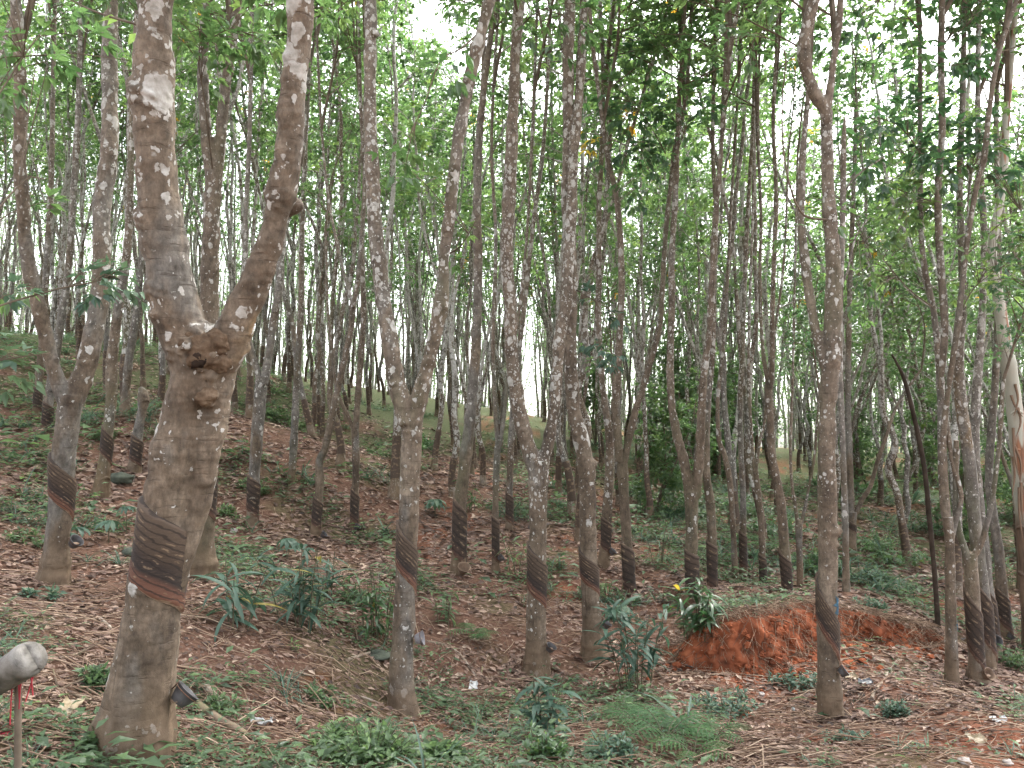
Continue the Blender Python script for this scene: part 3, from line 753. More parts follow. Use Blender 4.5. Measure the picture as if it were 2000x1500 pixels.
# ------------------------------------------------------------------ trunks
def remesh(mb, vox, seed, amp=1.0):
    me = mb.mesh('tmp', [])
    ob = bpy.data.objects.new('tmp', me); COL.objects.link(ob)
    md = ob.modifiers.new('r', 'REMESH'); md.mode = 'VOXEL'; md.voxel_size = vox
    dg = bpy.context.evaluated_depsgraph_get()
    m2 = bpy.data.meshes.new_from_object(ob.evaluated_get(dg))
    bpy.data.objects.remove(ob); bpy.data.meshes.remove(me)
    n = len(m2.vertices)
    co = np.empty(n * 3, np.float32); m2.vertices.foreach_get('co', co); co = co.reshape(-1, 3).astype(float)
    ed = np.empty(len(m2.edges) * 2, np.int32); m2.edges.foreach_get('vertices', ed); ed = ed.reshape(-1, 2)
    deg = np.bincount(ed.ravel(), minlength=n).astype(float)[:, None]
    for it in range(3):
        acc = np.stack([np.bincount(ed[:, 0], co[ed[:, 1], k], n) + np.bincount(ed[:, 1], co[ed[:, 0], k], n) for k in range(3)], 1)
        co = co * .45 + .55 * acc / np.maximum(deg, 1)
    m2.vertices.foreach_set('co', co.astype(np.float32).ravel()); m2.update()
    no = np.empty(n * 3, np.float32); m2.vertices.foreach_get('normal', no); no = no.reshape(-1, 3)
    disp = .009 * fbm(co * 6 + seed, seed, 4) + .0016 * vnoise(co * np.array([14, 14, 62]) + seed, seed + 5) * (vnoise(co * 3, seed + 9) > .0)
    co = co + no * (disp * amp)[:, None]
    m2.vertices.foreach_set('co', co.astype(np.float32).ravel())
    m2.polygons.foreach_set('use_smooth', np.ones(len(m2.polygons), bool))
    m2.update(); m2.materials.clear(); m2.materials.append(BARK)
    return m2

def limb_detail(mb, P, R, r, rate, facing):
    """branch-scar rings, brow-shaped scars and small knobs, as raised bark"""
    L = np.concatenate([[0], np.cumsum(np.linalg.norm(np.diff(P, axis=0), axis=1))])
    s = r.uniform(.1, .5)
    while s < L[-1] - .1:
        i = int(np.searchsorted(L, s)); i = min(max(i, 1), len(P) - 2)
        if R[i] > .02:
            t = nrm(P[i + 1] - P[i - 1])
            f = facing - t * np.dot(facing, t)
            a0 = r.normal(0, 1.0)
            sd = np.cross(t, nrm(f)); f = nrm(f)
            if r.random() < .6:
                an = a0 + np.linspace(-.85, .85, 9); w = np.abs(np.linspace(-1, 1, 9))
                pts = P[i] + (np.cos(an)[:, None] * f + np.sin(an)[:, None] * sd) * R[i] * 1.0 - t * (w ** 1.4 * R[i] * .55)[:, None]
                tube(mb, pts, R[i] * (.21 * (1 - w ** 2 * .75)), 6)
                blob(mb, P[i] + (math.cos(a0) * f + math.sin(a0) * sd) * R[i] * .86 - t * R[i] * .25, R[i] * .30, (1, 1, .8), seed=int(r.integers(99)), nu=8, nv=6)
            else:
                blob(mb, P[i] + (math.cos(a0) * f + math.sin(a0) * sd) * R[i] * .75, R[i] * r.uniform(.35, .5), (1, 1, .7), lump=.3, seed=int(r.integers(99)), nu=8, nv=6)
        s += r.exponential(rate) + .12

def extend(P, R, htop, r):
    d = nrm(P[-1] - P[-2]); d = nrm(d + np.array([0, 0, .5])); p = P[-1].copy()
    pts = [P[-1]]; n = max(2, int((htop - p[2]) / .6)); r0 = R[-1]
    for k in range(n):
        d = nrm(d + rand_dirs(1, r)[0] * .10 + np.array([0, 0, .12]))
        p = p + d * .6
        pts.append(p.copy())
    rr = np.linspace(r0, max(.012, r0 * .25), len(pts))
    return np.array(pts), rr

def tapped_panel(P, R, zt, zb, slope, root, fresh, parent):
    """tapped bark on the camera side of the stem, both edges slanting down to the right"""
    zs = P[:, 2]; o = np.argsort(zs)
    cx = lambda z: np.stack([np.interp(z, zs[o], P[o, 0]), np.interp(z, zs[o], P[o, 1])], -1)
    rr = lambda z: np.interp(z, zs[o], R[o])
    mid = P[len(P) // 2]
    f = np.array([-(root[0] + mid[0]), -(root[1] + mid[1])]); f /= np.linalg.norm(f)
    sx = np.array([-f[1], f[0]]); sx = sx * np.sign(sx[0])
    nt, nv = 40, 34
    th = np.linspace(-1.95, 1.95, nt); v = np.linspace(0, 1, nv)
    z = zb + (zt - zb) * v[:, None] - slope * (th[None, :] / 1.57)
    c = cx(z); rad = rr(z)
    g = np.abs(np.sin(v[:, None] * (9 + 7 * fresh) * math.pi + .6 * np.sin(th[None] * 3))) ** .6
    lip = smoothstep(0, .06, v)[:, None] * smoothstep(1.0, .97, v)[:, None]
    side = smoothstep(1.95, 1.7, np.abs(th))[None, :]
    off = (.004 + .004 * g + .012 * rad / .1 * smoothstep(.2, 1, v)[:, None]) * side * (.35 + .65 * lip) - .012 * (1 - side) - .010 * (1 - smoothstep(0, .03, v)[:, None]) - .010 * (1 - smoothstep(1, .985, v)[:, None])
    rd = rad + off + .002
    V = np.stack([c[..., 0] + rd * (np.cos(th) * f[0] + np.sin(th) * sx[0])[None], c[..., 1] + rd * (np.cos(th) * f[1] + np.sin(th) * sx[1])[None], z], -1).reshape(-1, 3)
    i = np.arange(nv - 1)[:, None]; j = np.arange(nt - 1)[None]
    Fq = np.stack([i * nt + j, i * nt + j + 1, (i + 1) * nt + j + 1, (i + 1) * nt + j], -1).reshape(-1, 4)
    mb = MB(); mb.add(V, Fq, 0, np.repeat(v, nt))
    mb.build('tapping_panel', PANEL_F if fresh else PANEL, parent)

def build_tree(sp):
    r = np.random.default_rng(sum(map(ord, sp['k'])) * 7)
    d = sp['d']; b0 = sp['br'][0]
    bp = at(b0[0][0], b0[0][1], d); base = np.array([bp[0], bp[1], gz(bp[0], bp[1])])
    root = empty('rubber_tree' if not sp.get('pale') and not sp.get('dark') and sp['k'] != 'RB' else ('peeling_tree' if sp.get('pale') else 'dead_stem'), base, sp['lab'], 'tree')
    hero = sp['vox']; ds = .025 if hero else .08
    mb = MB(); fac = nrm(-base * np.array([1, 1, 0]))
    main = None; tips = []; allp = []; lean0 = r.uniform(-.25, .25)
    for bi, br in enumerate(sp['br']):
        y0 = br[0][1]; lean = lean0 * .3 if bi == 0 else r.uniform(-.22, .22) + lean0 * .3
        pts = []; rad = []
        for (x, y, w) in br:
            dd = d + lean * max(0, (y0 - y)) * d / F * (1 if bi else .3)
            pts.append(at(x, y, dd) - base); rad.append(w * dd / F / 2)
        pts = np.array(pts); rad = np.array(rad)
        if bi == 0:
            pts = np.vstack([[pts[0] - (pts[1] - pts[0]) / np.linalg.norm(pts[1] - pts[0]) * .22], pts]); rad = np.concatenate([[rad[0] * 1.2], rad])
        ext = br[-1][1] < 120 and not sp.get('bare')
        P, R = resample(pts, rad, ds)
        if ext:
            top = r.uniform(6.6, 8.6) + (0 if d > 9 else .4)
            Pe, Re = extend(P, R, max(top, P[-1][2] + 2.2), r)
            Pe, Re = resample(Pe, Re, max(ds, .06))
            n0 = len(P)
            tips.append((np.vstack([P[max(0, n0 - int((1.6 if d > 9 else .5) / ds)):], Pe[1:]]), Re))
            P = np.vstack([P, Pe[1:]]); R = np.concatenate([R, Re[1:]])
        if bi == 0:
            main = (P.copy(), R.copy())
        flut = .10 * np.exp(-np.maximum(0, P[:, 2]) / .22) + .035 * np.exp(-np.maximum(0, P[:, 2]) / .9) if bi == 0 else np.zeros(len(P))
        # swollen joints
        Rm = R.copy(); s = r.uniform(.2, .6); L = np.concatenate([[0], np.cumsum(np.linalg.norm(np.diff(P, axis=0), axis=1))])
        while s < L[-1]:
            Rm *= 1 + r.uniform(.03, .13) * np.exp(-((L - s) / (.035 if hero else .07)) ** 2)
            s += r.uniform(.3, .9)
        tube(mb, P, Rm, 20 if hero else 9, 0, lump=.04 if hero else .07, seed=bi + len(sp['lab']), fluting=flut)
        if not ext and bi and not sp.get('bare') and br[-1][1] < 820 and sp['k'] not in ('T1',):
            tips.append((P[-12:], R[-12:]))
        allp.append((P, R))
        if bi or not hero: limb_detail(mb, P, R, r, .42 if hero else .6, fac)
    for st in sp.get('stubs', []):
        q = S(st); P, R = resample(np.array([at(x, y, d - .03) - base for x, y, w in q]), np.array([w * d / F / 2 for x, y, w in q]), .02)
        tube(mb, P, R, 10, lump=.1, seed=3)
    for (x, y, w) in sp.get('scars', []):
        cpt = at(x, y, d) - base
        AP = np.concatenate([q[0] for q in allp]); AR = np.concatenate([q[1] for q in allp])
        i = int(np.argmin(np.abs(AP[:, 0] - cpt[0]) + 2 * np.abs(AP[:, 2] - cpt[2]))); RA = AR[i] * 1.02; ctr = AP[i]
        am = min(1.35, math.asin(min(.98, w * d / F / 2 / RA))); a0 = math.asin(max(-.9, min(.9, (cpt[0] - ctr[0]) / RA)))
        an = a0 + np.linspace(-am, am, 15); ww = np.abs(np.linspace(-1, 1, 15)); hw = w * d / F / 2
        pts = np.stack([ctr[0] + np.sin(an) * RA, ctr[1] - np.cos(an) * RA, cpt[2] - (ww ** 1.3) * hw * .5], 1)
        th = max(.012, hw * .24) * (1 - .6 * ww ** 2)
        tube(mb, pts, th, 7)
        tube(mb, pts + np.array([0, .006, -hw * .5]), th * .7, 7)
        blob(mb, np.array([ctr[0] + math.sin(a0) * RA * .9, ctr[1] - math.cos(a0) * RA * .9, cpt[2] + hw * .35]), hw * .38, (1.3, .6, .8), lump=.2, seed=int(x))
    if sp['k'] == 'T1':
        c = at(393, 692, d) - base
        for k in range(34):
            a = k * 2.399; q = math.sqrt((k + .5) / 34)
            pit = math.exp(-((math.cos(a) * q + .12) ** 2 + (math.sin(a) * q + .2) ** 2) / .05)
            blob(mb, c + np.array([math.cos(a) * q * .135 + .012, -.112 + .06 * q * q + .05 * pit - .014 * ((k * 5) % 3), math.sin(a) * q * .125]), .020 + .012 * ((k * 7) % 5) / 5, lump=.5, seed=k, nu=10, nv=8)
        for k in range(7):
            a = k * .9
            blob(mb, at(404, 772, d - .085) - base + np.array([math.cos(a) * .03, 0, math.sin(a) * .045]), .018, lump=.45, seed=k + 40, nu=8, nv=6)
    if hero:
        me = remesh(mb, hero, len(sp['k']) + int(d * 10), 1.25 if sp['k'] == 'T1' else .8); me.name = 'trunk'
        tr = link('trunk', me, root)
    else:
        tr = mb.build('trunk', BARKP if sp.get('pale') else (DEADB if sp.get('dark') else BARK), root)
    tr.color = sp['col'] + (1,)
    if sp['panel']:
        yt, yb, sl = sp['panel'][:3]
        P, R = main
        xm = np.interp(yb, [q[1] for q in b0][::-1], [q[0] for q in b0][::-1])
        zt = (at(xm, yt, d) - base)[2]; zb = (at(xm, yb, d) - base)[2]
        tapped_panel(P, R, zt, zb, sl * d / F, base, 1 if sp['panel'][3] else 0, root)
    if sp['k'] == 'T1':
        bm = MB()
        for (bx, by, br_, sy, sd) in ((398, 690, .068, .62, 3), (425, 668, .05, .6, 4), (372, 668, .042, .6, 5), (404, 775, .034, .7, 6), (430, 708, .04, .6, 7)):
            nn = len(bm.V); blob(bm, at(bx, by, d - .098) - base, br_, (1.15, sy, 1.1), lump=.22, seed=sd, nu=36, nv=26)
            q = bm.V[nn]; bm.V[nn] = q + nrm(q - q.mean(0)) * (.010 * fbm(q * 26, sd, 4) + .006 * np.abs(vnoise(q * 70, sd)))[:, None]
        bm.build('burl', BURL, root)
        hm = MB(); blob(hm, at(388, 706, d - .135) - base, .026, (1.15, .5, 1.1), lump=.6, seed=5); hm.build('knot_hollow_shade', HOLLOW_SHADE, root)  # dark lump on the surface, painted shade of the knot hole
        hm = MB(); blob(hm, at(404, 774, d - .09) - base, .014, (1.1, .6, 1.5), lump=.4, seed=6); hm.build('knot_hollow_shade', HOLLOW_SHADE, root)
    sp['root'] = root; sp['base'] = base; sp['main'] = main
    # crowns
    for Pe, Re in tips:
        nC = 2 if len(Pe) > 14 else 1
        for q in range(nC):
            i = int((.04 + r.uniform(0, .12) + .40 * q) * (len(Pe) - 1)) if nC > 1 else len(Pe) - 1
            lowc = sp['k'] in ('R1', 'R2', 'R3', 'M16', 'M17', 'M18', 'M12')
            me = (LOWCROWNS if lowc else CROWNS)[int(r.integers(3 if lowc else 5))]
            c = link('crown', me, root, Pe[i])
            s = r.uniform(.85, 1.1) * (.55 if len(Pe) <= 14 else 1)
            c.scale = (s, s, s * r.uniform(.85, 1.05)); c.rotation_euler = (r.normal(0, .08), r.normal(0, .08), r.uniform(0, 6.28))

def pale_bark():
    m, nt, out = new_mat('peeling_bark'); g = NT(nt)
    tc = g.n('ShaderNodeTexCoord').outputs['Object']
    c = g.ramp(g.noise(g.mapping(tc, (1, 1, .25)), 5, 4), [(0.3, (0.27, 0.255, 0.205)), (0.6, (0.38, 0.37, 0.31)), (0.8, (0.25, 0.205, 0.15))])
    pk = g.smooth(g.noise(g.mapping(tc, (2.2, 2.2, .25)), 3, 3), .55, .63)
    c = g.mix(pk, c, g.ramp(g.noise(g.mapping(tc, (3, 3, .4)), 9, 4), [(0.3, (0.10, 0.045, 0.025)), (0.7, (0.32, 0.15, 0.08))]))
    sep = g.n('ShaderNodeSeparateXYZ'); g.l(tc, sep.inputs[0])
    lowm = g.smooth(g.math('ADD', sep.outputs[2], g.math('MULTIPLY', g.noise(tc, 3, 3), .3)), 2.0, 1.75)
    c = g.mix(lowm, c, g.ramp(g.noise(g.mapping(tc, (3, 3, .4)), 8, 4), [(0.3, (0.07, 0.045, 0.03)), (0.7, (0.17, 0.11, 0.075))]))
    b = g.n('ShaderNodeBsdfPrincipled'); g.l(c, b.inputs['Base Color']); b.inputs['Roughness'].default_value = .7
    g.l(b.outputs[0], out.inputs[0]); return m
BARKP = pale_bark()
DEADB = plain('dead_bark', [(0.3, (0.022, 0.016, 0.012)), (0.7, (0.06, 0.043, 0.032))], 7, .9, .2, .6)
BURL = plain('burl_bark', [(0.3, (0.045, 0.03, 0.02)), (0.5, (0.10, 0.066, 0.042)), (0.7, (0.20, 0.145, 0.10))], 14, .95, .15, 1.0, False, 6)
HOLLOW_SHADE = plain('hollow_shade', [(0.3, (0.012, 0.008, 0.006)), (0.7, (0.035, 0.022, 0.015))], 9, .95, .1, .8)  # near-black colour stands in for the shade inside the knot holes
for sp in TREES:
    build_tree(sp)

# peeling strips hanging on the pale tree
sp = TREES_BY['RE']
mb = MB(); r = np.random.default_rng(5)
for k in range(9):
    y = r.uniform(630, 1000); x = np.interp(y, [580, 750, 930, 1290], [1950, 1975, 1996, 2024]) + r.uniform(-13, 13)
    p = at(x, y, 9.6 - .12) - sp['base']; L = r.uniform(.25, .7)
    pts = np.array([p, p + [r.normal(0, .03), -.03, -L * .5], p + [r.normal(0, .06), -.05, -L]])
    q, rr = resample(pts, [.018, .013, .004], .06)
    tube(mb, q, rr, 5, 0, .4)
mb.build('bark_strips', STRAW, sp['root'])

# ------------------------------------------------------------------ leafy side sprigs that hang in front of the stems
def sprig(root, base, pts_px, tips_px, leafmat, ll, nl=6, seed=0, name='leafy_branch', spread=.12, r0=.008, tint=(.45, .2), per=3):
    """a thin branch through pts_px (x,y,d) with leaf whorls round tips_px (x,y,d)"""
    r = np.random.default_rng(seed); mb = MB()
    P, R = resample(np.array([at(*q) - base for q in pts_px]), np.linspace(r0, .003, len(pts_px)), .05)
    tube(mb, P, R, 5, 0, cap=False)
    Cs = []; Us = []
    for q in tips_px:
        c = at(*q) - base
        i = int(np.argmin(np.linalg.norm(P - c, axis=1))); o = P[max(0, i - 2)]
        for k in range(per):
            e = c + r.normal(size=3) * spread
            tube(mb, np.array([o, (o + e) / 2 + [0, 0, .03], e]), np.array([.0045, .0035, .002]), 4, 0, cap=False)
            Cs.append(e); Us.append(e - o)
    whorls(mb, np.array(Cs), np.array(Us), r, nl, ll, ll * .42, ll * 1.0, 1, tint)
    return mb.build(name, [TWIG, leafmat], root, smooth=False)

# young tree just outside the left edge whose branches reach into view
yb = at(-190, 1300, 3.9); ybase = np.array([yb[0], yb[1], gz(yb[0], yb[1])])
yt = empty('young_tree', ybase, 'young broad leaved tree at the left edge, its leafy twigs crossing the forked grey tree', 'tree')
mb = MB()
P, R = resample(np.array([[0, 0, -.1], [.05, 0, 1.2], [-.02, .05, 2.6], [.06, 0, 4.4]]), [.035, .03, .024, .012], .1)
tube(mb, P, R, 8, lump=.08)
o = mb.build('trunk', BARK, yt); o.color = (.3, .7, .2, 1)
sprig(yt, ybase, [(-180, 700, 3.9), (-60, 625, 4.0), (0, 597, 4.1), (110, 565, 4.2), (200, 545, 4.3), (268, 500, 4.4)],
      [(20, 575, 4.1), (170, 540, 4.25), (215, 535, 4.3), (190, 565, 4.3), (255, 560, 4.4)], BLUELEAF, .085, 4, 1, spread=.05, per=2, tint=(.8, .2))  # lighter leaf tint puts the sky's reflected light into the colour
sprig(yt, ybase, [(-180, 780, 3.9), (-60, 720, 4.0), (20, 700, 4.1), (100, 690, 4.2)], [(15, 690, 4.1), (40, 700, 4.1), (5, 712, 4.1)], BLUELEAF, .085, 4, 2, spread=.05, per=2, tint=(.8, .2))  # sky reflection again put into the leaf tint
sprig(yt, ybase, [(-180, 400, 3.9), (-80, 300, 4.2), (0, 180, 4.6), (60, 90, 4.8), (110, 30, 5.0)], [(40, 60, 4.7), (80, 95, 4.8), (30, 130, 4.7), (85, 40, 4.9), (10, 30, 4.6), (60, 150, 4.8), (100, 110, 4.9)], CANOPY, .11, 6, 3, spread=.16, per=2, tint=(.2, .15))
sprig(yt, ybase, [(-180, 500, 3.9), (-60, 470, 4.2), (20, 380, 4.4), (60, 345, 4.5), (90, 350, 4.5)], [(110, 160, 4.8), (60, 470, 4.4)], CANOPY, .10, 5, 4, spread=.15, per=2)

def side(k, *a, **kw):
    sp = TREES_BY[k]
    return sprig(sp['root'], sp['base'], *a, **kw)
side('TB', [(415, 330, 7.4), (400, 200, 7.0), (390, 110, 6.8), (440, 60, 6.7), (500, 70, 6.6)], [(360, 20, 6.7), (395, 60, 6.8), (420, 35, 6.8), (460, 55, 6.7), (500, 75, 6.6), (385, 95, 6.8), (400, 130, 6.8), (440, 90, 6.7), (480, 45, 6.7)], CANOPY, .11, 6, 11, spread=.13, tint=(.35, .2))
side('T1', [(320, 60, 3.5), (240, 40, 3.6), (180, 20, 3.7), (120, -10, 3.8)], [(245, 50, 3.65)], CANOPY, .09, 3, 12, spread=.05, per=1)
side('T2', [(940, 60, 6.0), (900, 95, 5.8), (860, 120, 5.6), (830, 200, 5.5), (800, 265, 5.5)], [(862, 95, 5.6), (868, 125, 5.6), (850, 110, 5.6), (790, 265, 5.5), (810, 285, 5.5), (800, 300, 5.5), (845, 160, 5.5)], CANOPY, .13, 3, 13, spread=.05, per=1, tint=(.2, .12))
side('T2', [(868, 500, 6.0), (900, 480, 5.9), (930, 430, 5.8)], [(840, 330, 5.9), (905, 470, 5.9)], CANOPY, .10, 4, 14, spread=.1, per=2)
side('T3', [(1010, 60, 7.7), (1040, 30, 7.4), (1080, 10, 7.2)], [(1040, 15, 7.4), (1075, 30, 7.2), (1090, 5, 7.2), (1060, 0, 7.3), (1100, 40, 7.2), (1120, 15, 7.1)], CANOPY, .12, 5, 15, spread=.12, per=2, tint=(.3, .15))
side('T4', [(1115, 560, 8.2), (1140, 575, 8.0), (1185, 600, 7.9)], [(1165, 600, 7.9), (1185, 650, 7.9), (1180, 700, 7.9), (1195, 620, 7.9)], BLUELEAF, .10, 5, 16, spread=.12, per=2, tint=(.25, .15))
side('T5', [(1622, 430, 6.6), (1570, 420, 6.5), (1545, 370, 6.4), (1530, 290, 6.4), (1528, 190, 6.4), (1534, 105, 6.4), (1500, 75, 6.4), (1430, 70, 6.4)], [(1440, 80, 6.4), (1475, 75, 6.4), (1420, 95, 6.4), (1400, 70, 6.4), (1540, 380, 6.4)], CANOPY, .11, 4, 17, spread=.12, per=2, r0=.011, tint=(.3, .15))
# dark broad-leaved growth of the right hand cluster
r = np.random.default_rng(77)
def tips(cx, cy, rx, ry, n, d, dj=.5):
    return [(cx + r.uniform(-1, 1) * rx, cy + r.uniform(-1, 1) * ry, d + r.uniform(-dj, dj)) for _ in range(n)]
side('R1', [(1798, 300, 8.0), (1760, 250, 8.0), (1710, 230, 8.0), (1660, 240, 8.0)], tips(1735, 270, 75, 60, 13, 8.0), DARKLEAF, .13, 6, 21, spread=.16, per=2, tint=(.4, .2))
side('R1', [(1797, 150, 8.0), (1850, 80, 8.1), (1900, 40, 8.2)], tips(1855, 80, 70, 70, 14, 8.1), DARKLEAF, .13, 6, 22, spread=.16, per=2, tint=(.4, .2))
side('R1', [(1888, 420, 8.0), (1900, 330, 8.2), (1940, 280, 8.3)], tips(1895, 300, 60, 60, 14, 8.2), DARKLEAF, .13, 6, 23, spread=.16, per=2, tint=(.3, .2))
side('R1', [(1797, 60, 8.0), (1750, 10, 8.0), (1700, -10, 8.0)], tips(1700, 30, 70, 50, 8, 8.0), DARKLEAF, .13, 6, 24, spread=.16, per=2, tint=(.4, .2))
side('R1', [(1838, 400, 8.0), (1780, 380, 8.1), (1730, 360, 8.1)], tips(1755, 390, 80, 50, 12, 8.1), CANOPY, .12, 6, 25, spread=.16, per=2, tint=(.55, .2))
side('R1', [(1870, 620, 8.0), (1905, 560, 8.0), (1960, 520, 8.0)], tips(1935, 480, 70, 70, 13, 8.2), CANOPY, .11, 5, 26, spread=.16, per=2, tint=(.6, .2))
side('R1', [(1822, 600, 8.0), (1770, 560, 8.0), (1700, 480, 8.0), (1655, 470, 8.0)], tips(1715, 500, 70, 60, 9, 8.1), CANOPY, .11, 5, 27, spread=.16, per=2, tint=(.5, .2))
side('R1', [(1885, 500, 8.0), (1950, 440, 8.0), (2010, 400, 8.0)], tips(1960, 330, 50, 90, 8, 8.3), CANOPY, .11, 5, 28, spread=.16, per=2, tint=(.5, .2))
side('M9', [(1300, 300, 10.2), (1260, 230, 10.1), (1220, 190, 10.0)], tips(1235, 230, 70, 60, 12, 10.1), DARKLEAF, .13, 6, 29, spread=.18, per=2, tint=(.4, .2))
side('M9', [(1186, 300, 10.2), (1215, 260, 10.1), (1250, 290, 10.0)], tips(1250, 330, 60, 50, 8, 10.1), DARKLEAF, .13, 6, 30, spread=.18, per=2, tint=(.4, .25))
side('M10', [(1322, 300, 9.7), (1350, 220, 9.6), (1390, 150, 9.6)], tips(1340, 170, 60, 80, 14, 9.6), DARKLEAF, .13, 6, 31, spread=.18, per=2, tint=(.45, .25))

# ------------------------------------------------------------------ the plantation behind: slender trees in rough rows
def far_variant(seed, low):
    r = np.random.default_rng(seed); mb = MB()
    H = r.uniform(10.5, 14.5); rb = r.uniform(.045, .072)
    lean = r.normal(0, .05, 2)
    hf = r.choice([r.uniform(1.3, 3.0), r.uniform(3.2, 5.5)])
    pts = [np.array([0, 0, -.25])]; k = 0
    while pts[-1][2] < hf:
        z = pts[-1][2] + .5; pts.append(np.array([lean[0] * z + r.normal(0, .03), lean[1] * z + r.normal(0, .03), z]))
    pts = np.array(pts)
    P, R = resample(pts, np.linspace(rb * 1.05, rb * .85, len(pts)), .12)
    R = R + rb * .6 * np.exp(-np.maximum(0, P[:, 2]) / .14)
    tube(mb, P, R, 8, 0, lump=.1, seed=seed)
    sel = (P[:, 2] > .22) & (P[:, 2] < r.uniform(.8, 1.1))
    Pp, Rp = P[sel], R[sel] * 1.05 + .003
    if len(Pp) > 2: tube(mb, Pp, Rp, 8, 1, tint=.85, lump=.05, seed=seed)
    Cs = []; Us = []
    for q in range(int(r.choice([1, 2, 2, 3]))):
        d = nrm(np.array([r.normal(0, .28), r.normal(0, .28), 1.0])); p = P[-1 - q * 2].copy(); lp = [p]
        while p[2] < H * r.uniform(.85, 1):
            d = nrm(d + rand_dirs(1, r)[0] * .12 + np.array([0, 0, .13])); p = p + d * .55; lp.append(p)
        rl = np.linspace(rb * r.uniform(.5, .75), .012, len(lp))
        Q, RR = resample(np.array(lp), rl, .16)
        tube(mb, Q, RR, 7, 0, lump=.12, seed=seed + q)
        for b in range(int(r.integers(13, 19))):
            f = r.uniform(.06 if low else .18, 1) ** .9
            o = Q[int(f * (len(Q) - 1))]; a = r.uniform(0, 6.28)
            L = r.uniform(.5, 1.5) * (1.2 - .6 * f)
            bd = nrm(np.array([math.cos(a), math.sin(a), r.uniform(.2, 1.0)]))
            pts = np.array([o, o + bd * L * .5 + [0, 0, .05], o + bd * L + [0, 0, r.normal(0, .1)]])
            qq, rq = resample(pts, [.014, .010, .004], .25)
            tube(mb, qq, rq, 4, 0, cap=False)
            for k in range(4):
                oo = qq[int(r.uniform(.3, 1) * (len(qq) - 1))]; td = nrm(bd + rand_dirs(1, r)[0] * .9)
                Cs.append(oo + td * r.uniform(.1, .45)); Us.append(td)
    tm = mb.mesh('trunk', [BARK, PANEL])
    cm = MB()
    Cs = np.array(Cs); Us = np.array(Us)
    whorls(cm, Cs, Us, r, 7, .125, .055, .14, 0, (.5, .2), .006)
    return tm, cm.mesh('crown', [CANOPY], smooth=False)

FARV = [far_variant(300 + i, False) for i in range(8)]
LOWV = [far_variant(340 + i, True) for i in range(5)]
r = np.random.default_rng(2024)
used = [sp['base'][:2] for sp in TREES]
spots = []
y = 12.4
while y < 40:
    xm = .74 * y + 2.0
    sx = 1.75
    x = -xm + r.uniform(0, sx)
    while x < xm:
        px_, py_ = x + r.normal(0, .42), y + r.normal(0, .42)
        if all((px_ - u[0]) ** 2 + (py_ - u[1]) ** 2 > 1.2 ** 2 for u in used):
            spots.append((px_, py_))
        x += sx
    y += 1.85
spots.sort(key=lambda s: s[1])
ZONES = {
 'll': ('thin rubber tree in the stand on the left hillside behind the forked grey tree', 'thin trees on the left hillside'),
 'lc': ('thin rubber tree up the slope between the burled tree and the lichened centre tree', 'thin trees up the slope left of centre'),
 'c': ('thin rubber tree in the distant stand between the two central forked trees', 'thin trees in the distance at the centre'),
 'rc': ('thin pale rubber tree far behind the clay cut and its row of stems', 'thin trees far behind the clay cut'),
 'r': ('thin leafy rubber tree in the far stand right of the tall brown tree', 'thin leafy trees in the far right stand'),
}
for n, (x, y) in enumerate(spots[:290]):
    px = 1000 + F * x / y
    zn = 'll' if px < 330 else 'lc' if px < 760 else 'c' if px < 1150 else 'rc' if px < 1600 else 'r'
    low = px > 1120 and r.random() < .3
    vs = LOWV if low else FARV
    tm, cm = vs[int(r.integers(len(vs)))]
    ro = empty('slender_rubber_tree', (x, y, gz(x, y)), ZONES[zn][0], 'tree', ZONES[zn][1], r.uniform(0, 6.28))
    s = r.uniform(.85, 1.15); ro.scale = (s, s, s * r.uniform(.92, 1.12) * (.78 if px > 1560 else 1)); ro.rotation_euler = (r.normal(0, .035), r.normal(0, .035), r.uniform(0, 6.28))
    t = link('trunk', tm, ro); t.color = (r.uniform(.6, 1.6), r.uniform(.4, .9), r.uniform(0, .4), 1)  # raised lichen paleness: real crust plus distance haze put into the colour
    link('crown', cm, ro)

